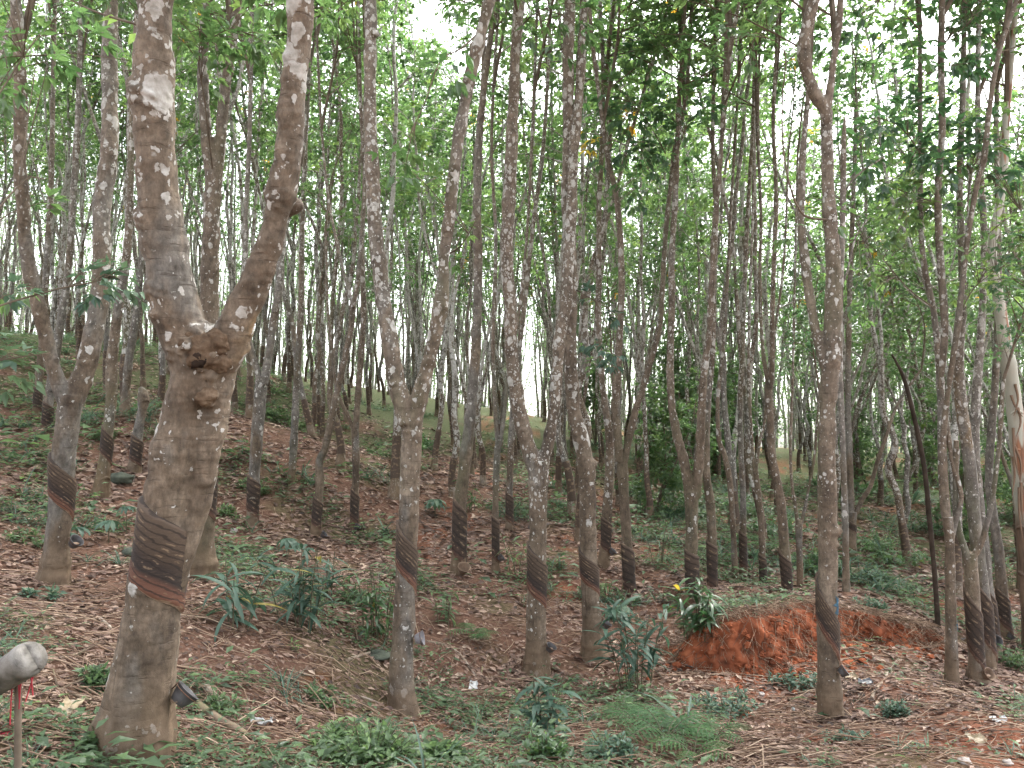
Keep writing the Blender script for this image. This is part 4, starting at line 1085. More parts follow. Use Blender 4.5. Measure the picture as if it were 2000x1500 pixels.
# the wood beyond, read as one mass of thin pale stems and small leaves
def far_wood(pts):
    r = np.random.default_rng(66); mb = MB(); lf = MB()
    Cs = []; off = np.array([0, 0, 9.0])
    for (x, y) in pts:
        z0 = gz(x, y); H = r.uniform(9, 14)
        hf = r.uniform(1.5, 4)
        p = np.array([x, y, z0 - .2]); ln = r.normal(0, .05, 2)
        top = p + [ln[0] * hf, ln[1] * hf, hf]
        tube(mb, np.array([p, (p + top) / 2 + [r.normal(0, .06), 0, 0], top]) + off, np.array([.075, .062, .055]), 5, 0, cap=False)
        for q in range(int(r.choice([1, 2, 2, 3]))):
            d = np.array([r.normal(0, .12), r.normal(0, .12), 1.0]); e = top.copy(); L = [e]
            for k in range(5):
                e = e + d * (H - hf) / 5 + np.append(r.normal(0, .12, 2), 0); L.append(e)
            L = np.array(L); tube(mb, L + off, np.linspace(.05, .012, 6), 5, 0, cap=False)
            m = int(r.integers(65, 115)); f = r.uniform(.1, 1, m) * 4.99; i = f.astype(int)
            c = L[i] + (L[i + 1] - L[i]) * (f - i)[:, None]
            sub = r.normal(0, .42, (m, 3)) * [1, 1, .8]
            Cs.append(c + sub)
        Cs.append(np.array([x, y, z0 + .2]) + np.abs(r.normal(0, 1, (34, 3))) * [0, 0, 2.0] + r.normal(0, .8, (34, 3)) * [1, 1, 0])
    C = np.repeat(np.concatenate(Cs), 3, 0); C = C + r.normal(0, .14, C.shape)
    n = len(C); s = r.uniform(.09, .18, n)
    leaves(lf, C + off, rand_dirs(n, r) + [0, 0, -.3], np.array([0, 0, 1.0]) + .8 * rand_dirs(n, r), s, s * .45, np.clip(r.normal(.5, .2, n), 0, .9), 0)
    lf_me = lf
    for V, t in zip(lf.V, lf.tint): pass
    k0 = mb.n
    for V, t in zip(lf.V, lf.tint):
        mb.V.append(V); mb.tint.append(t)
    for f, m in lf.Q: mb.Q.append((f + k0, m + 1))
    mb.n += lf.n
    o = mb.build('far_wood', [BARK, CANOPY], None, True, (0, 0, -9.0)); o.color = (1.3, .7, .2, 1)  # pale bark colour carries lichen and painted distance haze alike
    tag(o, 'distant plantation of thin pale stems merging beyond the crest of the hill', 'woodland', kind='stuff')
fw = spots[290:]
y = 40.0
while y < 56:
    x = -.8 * y
    while x < .8 * y:
        fw.append((x + r.normal(0, .5), y + r.normal(0, .5))); x += 1.3
    y += 2.0
far_wood(fw)
print('far', len(spots), len(fw))

# ------------------------------------------------------------------ latex cups
CUPM = plain('cup_rubber', [(0.3, (0.028, 0.026, 0.027)), (0.7, (0.075, 0.07, 0.07))], 9, .55, .4, .3)
CUPG = plain('cup_grey', [(0.3, (0.10, 0.095, 0.10)), (0.7, (0.2, 0.19, 0.20))], 9, .5, .4, .3)
CUPT = plain('cup_clay', [(0.3, (0.10, 0.065, 0.045)), (0.7, (0.22, 0.15, 0.10))], 9, .7, .3, .3)
WIRE = plain('rusty_wire', [(0.3, (0.05, 0.025, 0.015)), (0.7, (0.12, 0.06, 0.035))], 20, .8, .3)
LATEX = plain('dried_latex', [(0.3, (0.35, 0.32, 0.26)), (0.7, (0.6, 0.57, 0.5))], 12, .6, .4)

def cup(px, py, d, size, tiltx, tilty, lab, mat, trunk=None):
    p = at(px, py, d)
    root = empty('latex_cup', p, lab, 'cup', 'latex cups on the stems')
    R = size / 2
    prof = [(.55, 0), (.62, .02), (.80, .45), (1.0, 1.15), (1.05, 1.18), (1.0, 1.2), (.93, 1.16), (.74, .5), (.55, .12), (0, .10)]
    a = np.linspace(0, 2 * math.pi, 20, endpoint=False)
    V = np.concatenate([np.stack([q * R * np.cos(a), q * R * np.sin(a), np.full(20, h * R)], 1) for q, h in [(0, 0)] + prof])
    V = V * (1 + .03 * fbm(V * 30, 3, 2)[:, None])
    n = len(prof) + 1
    i = np.arange(n - 1)[:, None]; j = np.arange(20)[None]; j2 = (j + 1) % 20
    Fq = np.stack([i * 20 + j, i * 20 + j2, (i + 1) * 20 + j2, (i + 1) * 20 + j], -1).reshape(-1, 4)
    M = (Matrix.Rotation(tilty, 3, 'Y') @ Matrix.Rotation(tiltx, 3, 'X'))
    Mn = np.array(M)
    mb = MB(); mb.add((V - [0, 0, .6 * R]) @ Mn.T, Fq); mb.build('bowl', mat, root)
    w = MB()
    aa = np.linspace(0, 2 * math.pi, 17)
    ring = np.stack([1.03 * R * np.cos(aa), 1.03 * R * np.sin(aa), np.full(17, .35 * R)], 1) @ Mn.T
    tube(w, ring, np.full(17, .0022), 5)
    s0 = ring[8]
    tgt = s0 + np.array([-R * .9, 0.02, -.02]) if trunk is None else np.asarray(trunk)
    tube(w, np.array([s0, (s0 + tgt) / 2 - [0, 0, .015], tgt]), np.array([.0025, .0025, .0025]), 5)
    w.build('wire_holder', WIRE, root)
    if d < 8.5:
        l = MB(); blob(l, np.array([0, 0, -.25 * R]) @ Mn.T, R * .72, (1, 1, .35), lump=.15, seed=int(px)); l.build('latex_residue', CUPT, root)

cup(357, 1360, 3.38, .112, -.35, .75, 'dark cup hanging low on the thickest tree beside the mossy log', CUPM)
cup(819, 1247, 5.95, .105, .1, 1.35, 'grey cup tipped sideways on the lichened tree left of centre', CUPG)
cup(1075, 1266, 7.6, .105, .3, .5, 'dark cup on the right side of the central V shaped tree', CUPM)
cup(1184, 1221, 8.1, .10, .2, .5, 'small dark cup behind the lance leaved cane, on the bent stem', CUPM)
cup(1646, 1312, 6.5, .10, .2, .9, 'black cup sticking out right of the brown tree with the blue mark', CUPM)
cup(146, 1060, 6.65, .12, .2, .8, 'black cup on the forked grey tree at the left edge', CUPM)
cup(905, 1112, 9.6, .16, .6, .3, 'brown cup at the foot of the straight purple brown tree', CUPT)
cup(978, 1090, 10.1, .10, .2, .9, 'tiny dark cup on the thin forked stem beside the purple brown tree', CUPM)
cup(1196, 1078, 10.7, .11, .2, .7, 'black cup on the half hidden lichened tree behind the bent stem', CUPM)
cup(1546, 1172, 10.1, .10, .2, .8, 'black cup at the foot of the reddish curved tree', CUPM)
cup(1944, 1252, 9.0, .13, 1.1, .4, 'round black cup facing the camera in the right hand cluster', CUPM)
cup(697, 1030, 11.9, .11, .2, .8, 'dark cup at the foot of the tree with the low thin left arm', CUPM)
cup(1036, 1030, 12.9, .0999, .2, .8, 'dark cup on the thin pale tree in the central gap', CUPM)
cup(1974, 1243, 9.8, .10, .2, .8, 'bluish black cup on the farthest tree of the right hand cluster', CUPM)
cup(632, 1045, 11.3, .10, .2, .8, 'dark cup at the foot of the crooked tree left of centre', CUPM)
cup(1928, 1318, 8.05, .13, .9, .6, 'brown bowl lying at the foot of the two armed tree at right', CUPT)

# ------------------------------------------------------------------ undergrowth plants
def gpt(px, py):
    return hit(px, py)

def cane(px, py, hpx, nst, lab, seed, ll=.26, lw=.04, mat=None, spreadpx=60, perstem=9, dark=(.4, .25), d=None, tilt=.25):
    """upright canes with long lance leaves"""
    p, d = gpt(px, py) if d is None else (at(px, py, d), d)
    p = np.array([p[0], p[1], gz(p[0], p[1])])
    r = np.random.default_rng(seed); H = hpx * d / F; sp_ = spreadpx * d / F
    root = empty('cane_plant', p, lab, 'plant')
    st = MB(); fo = MB()
    B = []; D = []; N = []; L = []
    for k in range(nst):
        a = r.uniform(0, 6.28); o = np.array([math.cos(a), math.sin(a), 0]) * sp_ * .25 * r.random()
        h = H * r.uniform(.55, 1.0); tl = np.array([math.cos(a), math.sin(a), 0]) * h * tilt * r.uniform(.2, 1.2)
        P, R = resample(np.array([o - [0, 0, .03], o + tl * .35 + [0, 0, h * .5], o + tl + [0, 0, h]]), [.006, .005, .003], .05)
        tube(st, P, R, 6)
        for q in range(perstem):
            f = r.uniform(.32, 1); c = P[int(f * (len(P) - 1))]; b = r.uniform(0, 6.28)
            B.append(c + r.normal(0, .012, 3)); dd = np.array([math.cos(b), math.sin(b), r.uniform(-.35, 1.0)]); D.append(dd)
            N.append(np.array([0, 0, 1.0]) + .3 * rand_dirs(1, r)[0]); L.append(ll * r.uniform(.6, 1.15))
    L = np.array(L); t = np.clip(r.normal(dark[0], dark[1] * .6, len(L)), 0, .92); t[r.random(len(L)) < .012] = 1.0
    blades(fo, np.array(B), np.array(D), np.array(N), L, lw * L / ll, t, 0, r.uniform(.4, 1.3, len(L)), 5, .12)
    st.build('stems', STEM, root); fo.build('foliage', mat or BLUELEAF, root)

cane(1242, 1345, 190, 8, 'tall lance leaved cane with drooping blue green leaves in front of the bent centre stem', 1, .28, .046, spreadpx=120, perstem=13, dark=(.3, .25))
cane(1365, 1250, 118, 10, 'cane clump with dry brown feet at the left end of the clay cut', 2, .26, .044, DARKLEAF, 130, 13)
cane(1060, 1450, 130, 6, 'young cane with a yellowing leaf in front of the central V shaped tree', 3, .19, .04, spreadpx=130, perstem=12, tilt=.45)
cane(585, 1230, 165, 9, 'broad clump of cane between the thickest tree and the lichened centre tree', 4, .28, .042, spreadpx=170, perstem=11, tilt=.4)
cane(455, 1225, 130, 4, 'pale bluish cane with hanging leaves just right of the thickest tree', 5, .32, .045, spreadpx=130, perstem=11, tilt=.6)
cane(738, 1250, 150, 11, 'dense dark cane clump directly left of the lichened centre tree', 6, .2, .032, DARKLEAF, 120, 11, tilt=.18)
cane(640, 1170, 110, 5, 'cane sprouting behind the broad clump left of centre', 7, .2, .03, spreadpx=80)
cane(1180, 1175, 60, 4, 'low cane tuft right behind the bent centre stem', 8, .2, .03, HERB, 50)
cane(1010, 1130, 90, 4, 'small yellow green cane left of the central V shaped tree', 9, .2, .028, HERB, 60)
cane(1290, 1110, 95, 5, 'fine cane tuft on the slope right of the forked dark armed tree', 10, .2, .028, HERB, 70)
cane(920, 1000, 70, 6, 'leafy tuft on the slope behind the straight purple brown tree', 11, .22, .05, HERB, 70, 9)
cane(870, 1220, 90, 5, 'sparse yellowish cane right of the lichened centre tree', 12, .2, .03, HERB, 90)

def fan(px, py, hpx, lab, seed, nl=2, size=.22):
    """palm-like seedling: stalks carrying folded fan leaves"""
    p, d = gpt(px, py); r = np.random.default_rng(seed); H = hpx * d / F
    root = empty('palm_seedling', p, lab, 'plant')
    st = MB(); fo = MB()
    for k in range(nl):
        a = r.uniform(0, 6.28); top = np.array([math.cos(a) * .10 * k, math.sin(a) * .10 * k, H * (1 - .25 * k)])
        tube(st, np.array([[0, 0, -.02], top * .55 + [0, 0, .03], top]), np.array([.006, .005, .004]), 6)
        n = 11; an = np.linspace(-2.3, 2.3, n) + a
        D = np.stack([np.cos(an), np.sin(an), np.full(n, .05)], 1)
        blades(fo, np.repeat(top[None], n, 0), D, np.tile([0, 0, 1.0], (n, 1)), size * r.uniform(.85, 1.1, n), size * .30, np.clip(r.normal(.55, .1, n), 0, .9), 0, r.uniform(.7, 1.4, n), 5, .15)
    st.build('stalk', STEM, root); fo.build('fan_leaf', BLUELEAF, root)

fan(212, 1060, 42, 'drooping blue green fan leaf standing between the left fork and the thickest tree', 1, 1, .20)
fan(150, 1065, 34, 'low ragged fan leaf close to the right of the left forked tree', 2, 2, .18)
fan(560, 1095, 42, 'small fan leaved seedling on bare litter left of the centre tree', 3, 2, .20)
fan(850, 1010, 34, 'distant fan leaved seedling left of the straight purple brown tree', 4, 2, .24)
fan(246, 1050, 60, 'thin seedling with narrow hanging leaves left of the thickest tree', 5, 1, .14)
fan(1215, 1215, 30, 'low fan seedling to the right of the bent centre stem', 6, 2, .2)

def fern(px, py, lab, seed, n=8, L=.5, az=None):
    p, d = gpt(px, py); r = np.random.default_rng(seed)
    root = empty('fern', p, lab, 'fern')
    st = MB(); fo = MB()
    for k in range(n):
        a = (k + r.random() * .6) / n * 6.28 if az is None else az[k % len(az)]
        u = np.array([math.cos(a), math.sin(a), 0]); l = L * r.uniform(.75, 1.15)
        t = np.linspace(0, 1, 26)
        P = u[None] * (l * (.55 * t + .40 * t * t))[:, None] + np.array([0, 0, 1.0])[None] * (l * (1.15 * t - .85 * t * t))[:, None]
        tube(st, P, np.linspace(.005, .0015, 26), 5, cap=False)
        T, _, _ = frames(P); sd = nrm(np.cross(T, [0, 0, 1.0]))
        for s in (-1, 1):
            idx = np.arange(4, 26, 2); f = idx / 25
            pl = l * .27 * np.sin(math.pi * np.clip((f - .12) / .9, 0, 1)) ** .8 + .008
            base = P[idx]; dd = nrm(sd[idx] * s + T[idx] * .45 + np.array([0, 0, -.12]))
            m = 11
            for q in range(m):
                g = (q + .5) / m
                c = base + dd * (pl * g)[:, None] - np.array([0, 0, 1.0]) * (pl * g * g * .15)[:, None]
                w = pl * .10 * (1 - g * .7) + .003
                for s2 in (-1, 1):
                    ld = nrm(T[idx] * s2 + dd * .55)
                    leaves(fo, c, ld, np.tile([0, 0, 1.0], (len(c), 1)) + .15 * rand_dirs(len(c), r), w * 1.05, pl / m * 1.5, np.clip(r.normal(.5, .12, len(c)), 0, .9), 0, .15, .05)
    st.build('frond_stems', STEM, root); fo.build('fronds', FERN, root, smooth=False)

fern(1300, 1455, 'large bright green fern low in the foreground right of centre', 1, 7, .40)
fern(1355, 1485, 'fern at the bottom edge overlapping the large bright one on its right', 2, 6, .32)
fern(1245, 1425, 'feathery fern left behind the large bright one', 7, 7, .30)
fern(1395, 1450, 'small fern right behind the large bright one', 8, 6, .26)
fern(930, 1252, 'single small fern on the litter between the centre tree and the central V', 3, 6, .32)
fern(1500, 1085, 'arching fern in the green hollow behind the clay cut', 4, 9, .7)
fern(1430, 1070, 'fern left of the arching one in the green hollow', 5, 8, .6)
fern(1215, 1400, 'small fern left of the large bright one', 6, 6, .28)

def herb(px, py, rpx, hpx, lab, seed, n=420, ll=.06, mat=None, name='herb_bush', cat='bush', tint=(.5, .3), lw=.5):
    p, d = gpt(px, py); r = np.random.default_rng(seed); R = rpx * d / F; H = hpx * d / F
    root = empty(name, p, lab, cat)
    st = MB(); fo = MB(); ns = max(10, n // 26); Cs = []; Ds = []
    for k in range(ns):
        a = r.uniform(0, 6.28); q = math.sqrt(r.random()) * R
        tip = np.array([math.cos(a) * q, math.sin(a) * q, H * (1.0 - .65 * (q / R) ** 2) * r.uniform(.6, 1.1)])
        o = tip * [.45, .45, 0] ; o[2] = gz(p[0] + o[0], p[1] + o[1]) - p[2] - .01
        tip[2] += gz(p[0] + tip[0], p[1] + tip[1]) - p[2]
        P, Rr = resample(np.array([o, (o + tip) / 2 + [0, 0, H * .12], tip]), [.004, .003, .0018], .04)
        tube(st, P, Rr, 4, cap=False)
        m = n // ns
        f = r.uniform(.25, 1, m); c = P[(f * (len(P) - 1)).astype(int)]
        Cs.append(c); Ds.append(nrm(rand_dirs(m, r) * [1, 1, .5] + [0, 0, .25]))
    C = np.concatenate(Cs); D = np.concatenate(Ds); s = ll * r.uniform(.6, 1.25, len(C))
    leaves(fo, C + D * .02, D, np.array([0, 0, 1.0]) + .4 * rand_dirs(len(C), r), s, s * lw, np.clip(r.normal(tint[0], tint[1] * .6, len(C)), 0, .99), 0, .2, .12)
    st.build('stems', STEM, root); fo.build('foliage', mat or HERB, root, smooth=False)

herb(715, 1490, 125, 85, 'bright green leafy bush at the bottom edge in front of the lichened centre tree', 1, 1500, .055)
herb(870, 1490, 50, 45, 'low broad leaved herb at the bottom edge right of the bright bush', 2, 140, .10)
herb(1060, 1485, 60, 70, 'dark leafy bush under the young cane at bottom centre', 3, 620, .05, DARKLEAF)
herb(1195, 1480, 70, 60, 'soft grey green weed patch left of the big fern', 4, 620, .045, BLUELEAF)
herb(185, 1345, 42, 50, 'feathery weed leaning on the left flank of the thickest tree', 5, 380, .05)
herb(190, 1480, 26, 70, 'upright weed with paired leaves in the bottom left corner', 6, 120, .055)
herb(85, 1170, 45, 28, 'low weed at the foot of the left forked tree', 7, 240, .055, BLUELEAF)
herb(50, 1060, 60, 34, 'patch of soft weeds at the left edge above the forked tree foot', 8, 420, .05)
herb(1745, 1400, 38, 50, 'dark wiry bush right of the brown tree with the blue mark', 9, 420, .04, BLUELEAF)
herb(1560, 1345, 60, 40, 'weeds on the fallen clay in front of the cut', 10, 420, .05, BLUELEAF)
herb(1420, 1400, 90, 55, 'loose weeds between the big fern and the tall brown tree', 11, 620, .05, BLUELEAF)
herb(1960, 1300, 60, 50, 'fresh green weeds at the right edge by the cluster', 12, 420, .06)
herb(440, 1395, 50, 40, 'weeds over the mossy log right of the thickest tree', 13, 300, .045)
herb(575, 1275, 14, 30, 'tiny yellow green sprout on bare soil left of centre', 14, 40, .04, HERB, tint=(.95, .05))
herb(640, 1370, 60, 34, 'flat weeds left of the lichened centre tree foot', 15, 360, .045)
herb(1660, 1450, 60, 30, 'sparse grey weeds in front of the tall brown tree', 16, 300, .04, BLUELEAF)
# scrub on the far slope, right half
for q, (px, py, rp, hp, n, lab) in enumerate([
    (1745, 1100, 85, 62, 1100, 'wide mound of dark green scrub behind the tall brown tree'),
    (1690, 1140, 60, 50, 600, 'bluish scrub left below the wide dark mound'),
    (1600, 1120, 60, 62, 700, 'scrub just left of the tall brown tree'),
    (1520, 1050, 70, 60, 700, 'scrub behind the arching fern'),
    (1830, 1050, 70, 70, 700, 'scrub beneath the dark leaning pole'),
    (1900, 1040, 60, 60, 600, 'scrub glimpsed through the right hand cluster'),
    (1980, 1150, 50, 70, 500, 'scrub at the right edge beyond the cluster'),
    (1340, 1010, 60, 50, 600, 'scrub on the slope behind the two armed tree'),
    (1260, 985, 60, 60, 600, 'scrub on the slope behind the dark armed tree'),
    (1440, 1010, 60, 55, 600, 'scrub left of the arching fern, uphill'),
    (1650, 970, 80, 60, 600, 'scrub uphill of the dark tree with the low arm'),
    (820, 880, 60, 42, 500, 'low scrub on the crest behind the lichened centre tree'),
    (560, 830, 60, 40, 500, 'low scrub near the crest right of the burled tree'),
    (445, 1010, 28, 34, 260, 'green weed clump right behind the thickest tree'),
    (500, 960, 40, 30, 260, 'green weed clump uphill of the forked tree by the burl'),
    (195, 860, 40, 30, 260, 'green weed clump left of the ringed yellow tree'),
    (690, 1180, 45, 50, 420, 'bushy weeds left behind the dark cane clump'),
    (1115, 960, 45, 40, 420, 'leafy scrub seen left of the bent centre stem'),
    (1700, 1190, 40, 30, 320, 'bluish weeds on the lip of the clay cut, behind the brown tree')]):
    p, d = gpt(px, py)
    herb(px, py, rp, hp, lab, 60 + q, n, .055 * max(1, d / 9), DARKLEAF if q in (0, 2, 3, 4, 5, 7, 8, 9, 10, 11, 17) else (BLUELEAF if q in (1, 18) else HERB), 'scrub_bush', 'bush', (.5, .3), .45)

# understory trees: short, leafy from low down, in the right half background
LOWT = []
for i in range(3):
    rr_ = np.random.default_rng(500 + i); mb = MB(); Cs = []; Us = []
    for q in range(3):
        d = nrm(np.array([rr_.normal(0, .3), rr_.normal(0, .3), 1])); p = np.zeros(3); lp = [p - [0, 0, .1]]
        while p[2] < rr_.uniform(2.6, 4.2):
            d = nrm(d + rand_dirs(1, rr_)[0] * .18 + [0, 0, .08]); p = p + d * .4; lp.append(p)
        Q, RR = resample(np.array(lp), np.linspace(.028, .008, len(lp)), .15); tube(mb, Q, RR, 6, lump=.1)
        for b in range(18):
            o = Q[int(rr_.uniform(.15, 1) * (len(Q) - 1))]; bd = nrm(rand_dirs(1, rr_)[0] * [1, 1, .4] + [0, 0, .2]); L = rr_.uniform(.4, 1.1)
            tube(mb, np.array([o, o + bd * L * .5 + [0, 0, .04], o + bd * L]), np.array([.008, .006, .003]), 4, cap=False)
            for k in range(6):
                td = nrm(bd + rand_dirs(1, rr_)[0] * .8); Cs.append(o + bd * L * rr_.uniform(.3, 1) + td * rr_.uniform(.08, .3)); Us.append(td)
    cm = MB(); whorls(cm, np.array(Cs), np.array(Us), rr_, 6, .13, .058, .12, 0, (.4, .25))
    LOWT.append((mb.mesh('stems', [TWIG]), cm.mesh('crown', [CANOPY], smooth=False)))
r = np.random.default_rng(91)
n = 0
while n < 16:
    y = r.uniform(14, 34); px = r.uniform(1130, 2060); x = (px - 1000) / F * y
    if any((x - u[0]) ** 2 + (y - u[1]) ** 2 < .7 for u in used): continue
    tm, cm = LOWT[int(r.integers(3))]
    ro = empty('understory_tree', (x, y, gz(x, y)), 'short dark leaved understory tree among the stems of the far right slope', 'tree', 'understory trees on the far right slope')
    s = r.uniform(.7, 1.2); ro.scale = (s, s, s); ro.rotation_euler = (0, 0, r.uniform(0, 6.28))
    link('stems', tm, ro); link('crown', cm, ro); n += 1

# ------------------------------------------------------------------ what lies on the ground
def scatter(n, r, rmin, rmax, power=1.5, half=44):
    """points round the camera, thinner with distance"""
    u = r.random(n); k = 2 - power
    rad = (rmin ** k + u * (rmax ** k - rmin ** k)) ** (1 / k)
    a = np.radians(r.uniform(-half, half, n))
    return rad * np.sin(a), rad * np.cos(a), rad

def slope_frame(x, y):
    e = .05
    z = ground(x, y); zx = (ground(x + e, y) - z) / e; zy = (ground(x, y + e) - z) / e
    return z, nrm(np.stack([-zx, -zy, np.ones_like(zx)], 1))

def dead_leaves():
    r = np.random.default_rng(31); mb = MB()
    x, y, rad = scatter(150000, r, 2.2, 26, 1.7)
    for sp in TREES:                                   # drifted against the stems
        if sp['d'] < 13:
            k = 340 if sp['d'] < 9 else 160
            a = r.uniform(0, 6.28, k); q = sp['br'][0][0][2] * sp['d'] / F / 2 + np.abs(r.normal(0, .09, k))
            x = np.append(x, sp['base'][0] + np.cos(a) * q); y = np.append(y, sp['base'][1] + np.sin(a) * q)
    rad = np.hypot(x, y)
    m = fbm2(x, y, 1.3, 71, 3)
    s, h = bank_dist(x, y)
    keep = (r.random(len(x)) < np.clip(.75 + .6 * m, .2, 1) * (1 - .6 * track(x, y))) & ~((s > -.12) & (s < .12) & (h > .08) & (r.random(len(x)) < .9))
    x, y, rad = x[keep], y[keep], rad[keep]
    z, N = slope_frame(x, y)
    n = len(x)
    a = r.uniform(0, 6.28, n)
    D = nrm(np.stack([np.cos(a), np.sin(a), r.normal(.05, .25, n)], 1))
    Nn = nrm(N + .45 * rand_dirs(n, r))
    D = nrm(D - N * (D * N).sum(1)[:, None] * .8)
    L = r.uniform(.022, .088, n) * np.clip(rad / 6.5, .75, 2.2); W = L * r.uniform(.25, .55, n)
    z = z + r.uniform(.004, .03, n)
    t = np.clip(r.normal(.5, .21, n) + .12 * fbm2(x, y, .7, 5, 2), 0, 1)
    leaves(mb, np.stack([x, y, z], 1), D, Nn, L, W, t, 0, r.uniform(-.1, .4), .25)
    tag(mb.build('leaf_litter', LITTER, smooth=False), 'reddish brown fallen leaves strewn over the whole plantation floor', 'leaf litter', kind='stuff')

def dry_twigs():
    r = np.random.default_rng(32); mb = MB()
    x, y, rad = scatter(11000, r, 2.4, 18, 1.7)
    z, N = slope_frame(x, y)
    for i in range(len(x)):
        L = r.uniform(.12, .55) * (1 if r.random() < .85 else 1.8); a = r.normal(.35, 1.0)
        p = np.array([x[i], y[i], z[i] + r.uniform(.006, .035)])
        d = np.array([math.cos(a), math.sin(a) * .8, 0]); d = d - N[i] * np.dot(d, N[i])
        b = np.cross(d, N[i]) * r.normal(0, .12) + N[i] * r.normal(.02, .05)
        w = r.uniform(.0018, .0048)
        tube(mb, np.array([p - d * L / 2, p + b * L, p + d * L / 2]), np.array([w, w, w * .6]), 3, 0, float(np.clip(r.normal(.5, .25), 0, 1)), cap=False)
    tag(mb.build('dry_twigs', STRAW), 'fine dry twigs and stalks littering the plantation floor', 'twigs', kind='stuff')

def ground_weeds():
    r = np.random.default_rng(33); mb = MB()
    x, y, rad = scatter(42000, r, 2.3, 32, 1.5)
    m = fbm2(x, y, .85, 171, 3) + .35 * fbm2(x, y, 3.1, 17, 2)
    px = 1000 + F * x / np.maximum(y, .1)
    s, h = bank_dist(x, y)
    pit = (s < .1) & (s > -2.2) & (px > 1300) & (px < 1950) & (y > 6.2)
    thr = .24 + np.where(px < 500, -.08, np.where(px > 1850, .4, .12)) + np.where((rad > 8.5) & (rad < 15) & (px > 550), .22, 0) + np.where(rad < 5.6, -.22, 0) - np.where((rad > 11) & (px > 1300), .45, 0)
    keep = (m > thr) & (r.random(len(x)) > .75 * track(x, y)) & ~(pit & (r.random(len(x)) < .92)) & ~((np.abs(s) < .15) & (h > .05))
    x, y, rad = x[keep], y[keep], rad[keep]
    z, N = slope_frame(x, y)
    n = len(x); k = 9
    kind = np.repeat(vnoise(np.stack([x * .9, y * .9, x * 0], 1), 4) + r.normal(0, .45, n), k)
    C = np.repeat(np.stack([x, y, z], 1), k, 0); sc_ = np.repeat(np.clip(rad / 7, .75, 2.0) * np.exp(r.normal(-.1, .42, n)), k)
    a = r.uniform(0, 6.28, n * k); el = r.uniform(.0, 1.1, n * k)
    D = np.stack([np.cos(a) * np.cos(el), np.sin(a) * np.cos(el), np.sin(el)], 1)
    B = C + D * (r.uniform(.01, .12, n * k) * sc_)[:, None] + np.array([0, 0, .012])
    blade = kind > .45
    t = np.clip(r.normal(.42, .18, n * k) + .15 * kind, 0, .95)
    b = ~blade
    L = r.uniform(.028, .06, n * k) * sc_
    leaves(mb, B[b], nrm(D[b] * [1, 1, .35]), np.array([0, 0, 1.0]) + .4 * rand_dirs(b.sum(), r), L[b], L[b] * r.uniform(.38, .6), t[b], 0, .25, .12)
    L2 = r.uniform(.09, .22, n * k) * sc_ * .8
    blades(mb, C[blade], nrm(D[blade] + [0, 0, .5]), np.array([0, 0, 1.0]) + .2 * rand_dirs(blade.sum(), r), L2[blade], .006 * sc_[blade], t[blade], 1, r.uniform(.5, 1.8, blade.sum()), 3, .1)
    tag(mb.build('ground_cover', [HERB, BLUELEAF], smooth=False), 'low green weeds and grass tufts growing through the fallen leaves', 'ground cover', kind='stuff')

dead_leaves(); dry_twigs(); ground_weeds()

# loose roots and straw hanging over the lip of the clay cut
def lip_straw():
    r = np.random.default_rng(44); mb = MB()
    P, _ = resample(BL, np.ones(len(BL)), .02)
    T = np.gradient(P, axis=0); T[:, 2] = 0; T = nrm(T); Nb = np.stack([T[:, 1], -T[:, 0], np.zeros(len(P))], 1)
    _, h = bank_dist(P[:, 0], P[:, 1])
    for k in range(1900):
        i = int(r.integers(len(P)))
        q = P[i] - Nb[i] * (r.uniform(.02, .30) if k % 3 else r.uniform(-.02, .12)); q[2] = gz(q[0], q[1]) + r.uniform(0, .03)
        hang = (.05 + r.exponential(.13)) * (h[i] / .5 + .15)
        a = r.normal(0, 1.3); u = Nb[i] * math.cos(a) + T[i] * math.sin(a)
        if r.random() < .45: pts = [q, q + u * r.uniform(.05, .16) + [0, 0, .015], q + u * r.uniform(.12, .30) + T[i] * r.normal(0, .10) - [0, 0, hang]]
        else: pts = [q, q + u * .10 + [0, 0, .03], q + u * .22 + [0, 0, -.01]]
        w = r.uniform(.0018, .0042)
        tube(mb, np.array(pts), np.array([w, w, w * .5]), 3, 0, float(np.clip(r.normal(.42, .25), 0, 1)), cap=False)
    tag(mb.build('root_fringe', STRAW), 'tangle of dry roots and straw hanging over the lip of the red clay cut', 'roots', kind='stuff')
lip_straw()

def clay_crumbs():
    r = np.random.default_rng(45); mb = MB()
    P, _ = resample(BL, np.ones(len(BL)), .02); T = np.gradient(P, axis=0); T[:, 2] = 0; T = nrm(T)
    Nb = np.stack([T[:, 1], -T[:, 0], np.zeros(len(P))], 1); _, h = bank_dist(P[:, 0], P[:, 1])
    for k in range(260):                               # clods standing out of the face
        i = int(r.integers(len(P))); t = r.uniform(.05, .9); R = (.012 + r.exponential(.016)) * min(1, h[i] / .4)
        q = P[i] + Nb[i] * (.075 - .16 * t); zz = float(tps(q[:1], q[1:2])[0]) + h[i] * .9 * t
        blob(mb, (q[0], q[1], zz), min(R, .055), (1, .8, .8), lump=.5, seed=k % 19, nu=8, nv=6)
    for k in range(520):
        i = int(r.integers(len(P)))
        q = P[i] + Nb[i] * (.02 + r.exponential(.16)); R = .006 + r.exponential(.013) * (h[i] / .5 + .2)
        blob(mb, (q[0], q[1], gz(q[0], q[1]) + R * .3), min(R, .05), (1, .9, .7), lump=.4, seed=k % 17, nu=7, nv=5)
    tag(mb.build('clay_crumbs', CLAY, smooth=False), 'red clay crumbs fallen at the foot of the cut', 'clay crumbs', kind='stuff')
clay_crumbs()

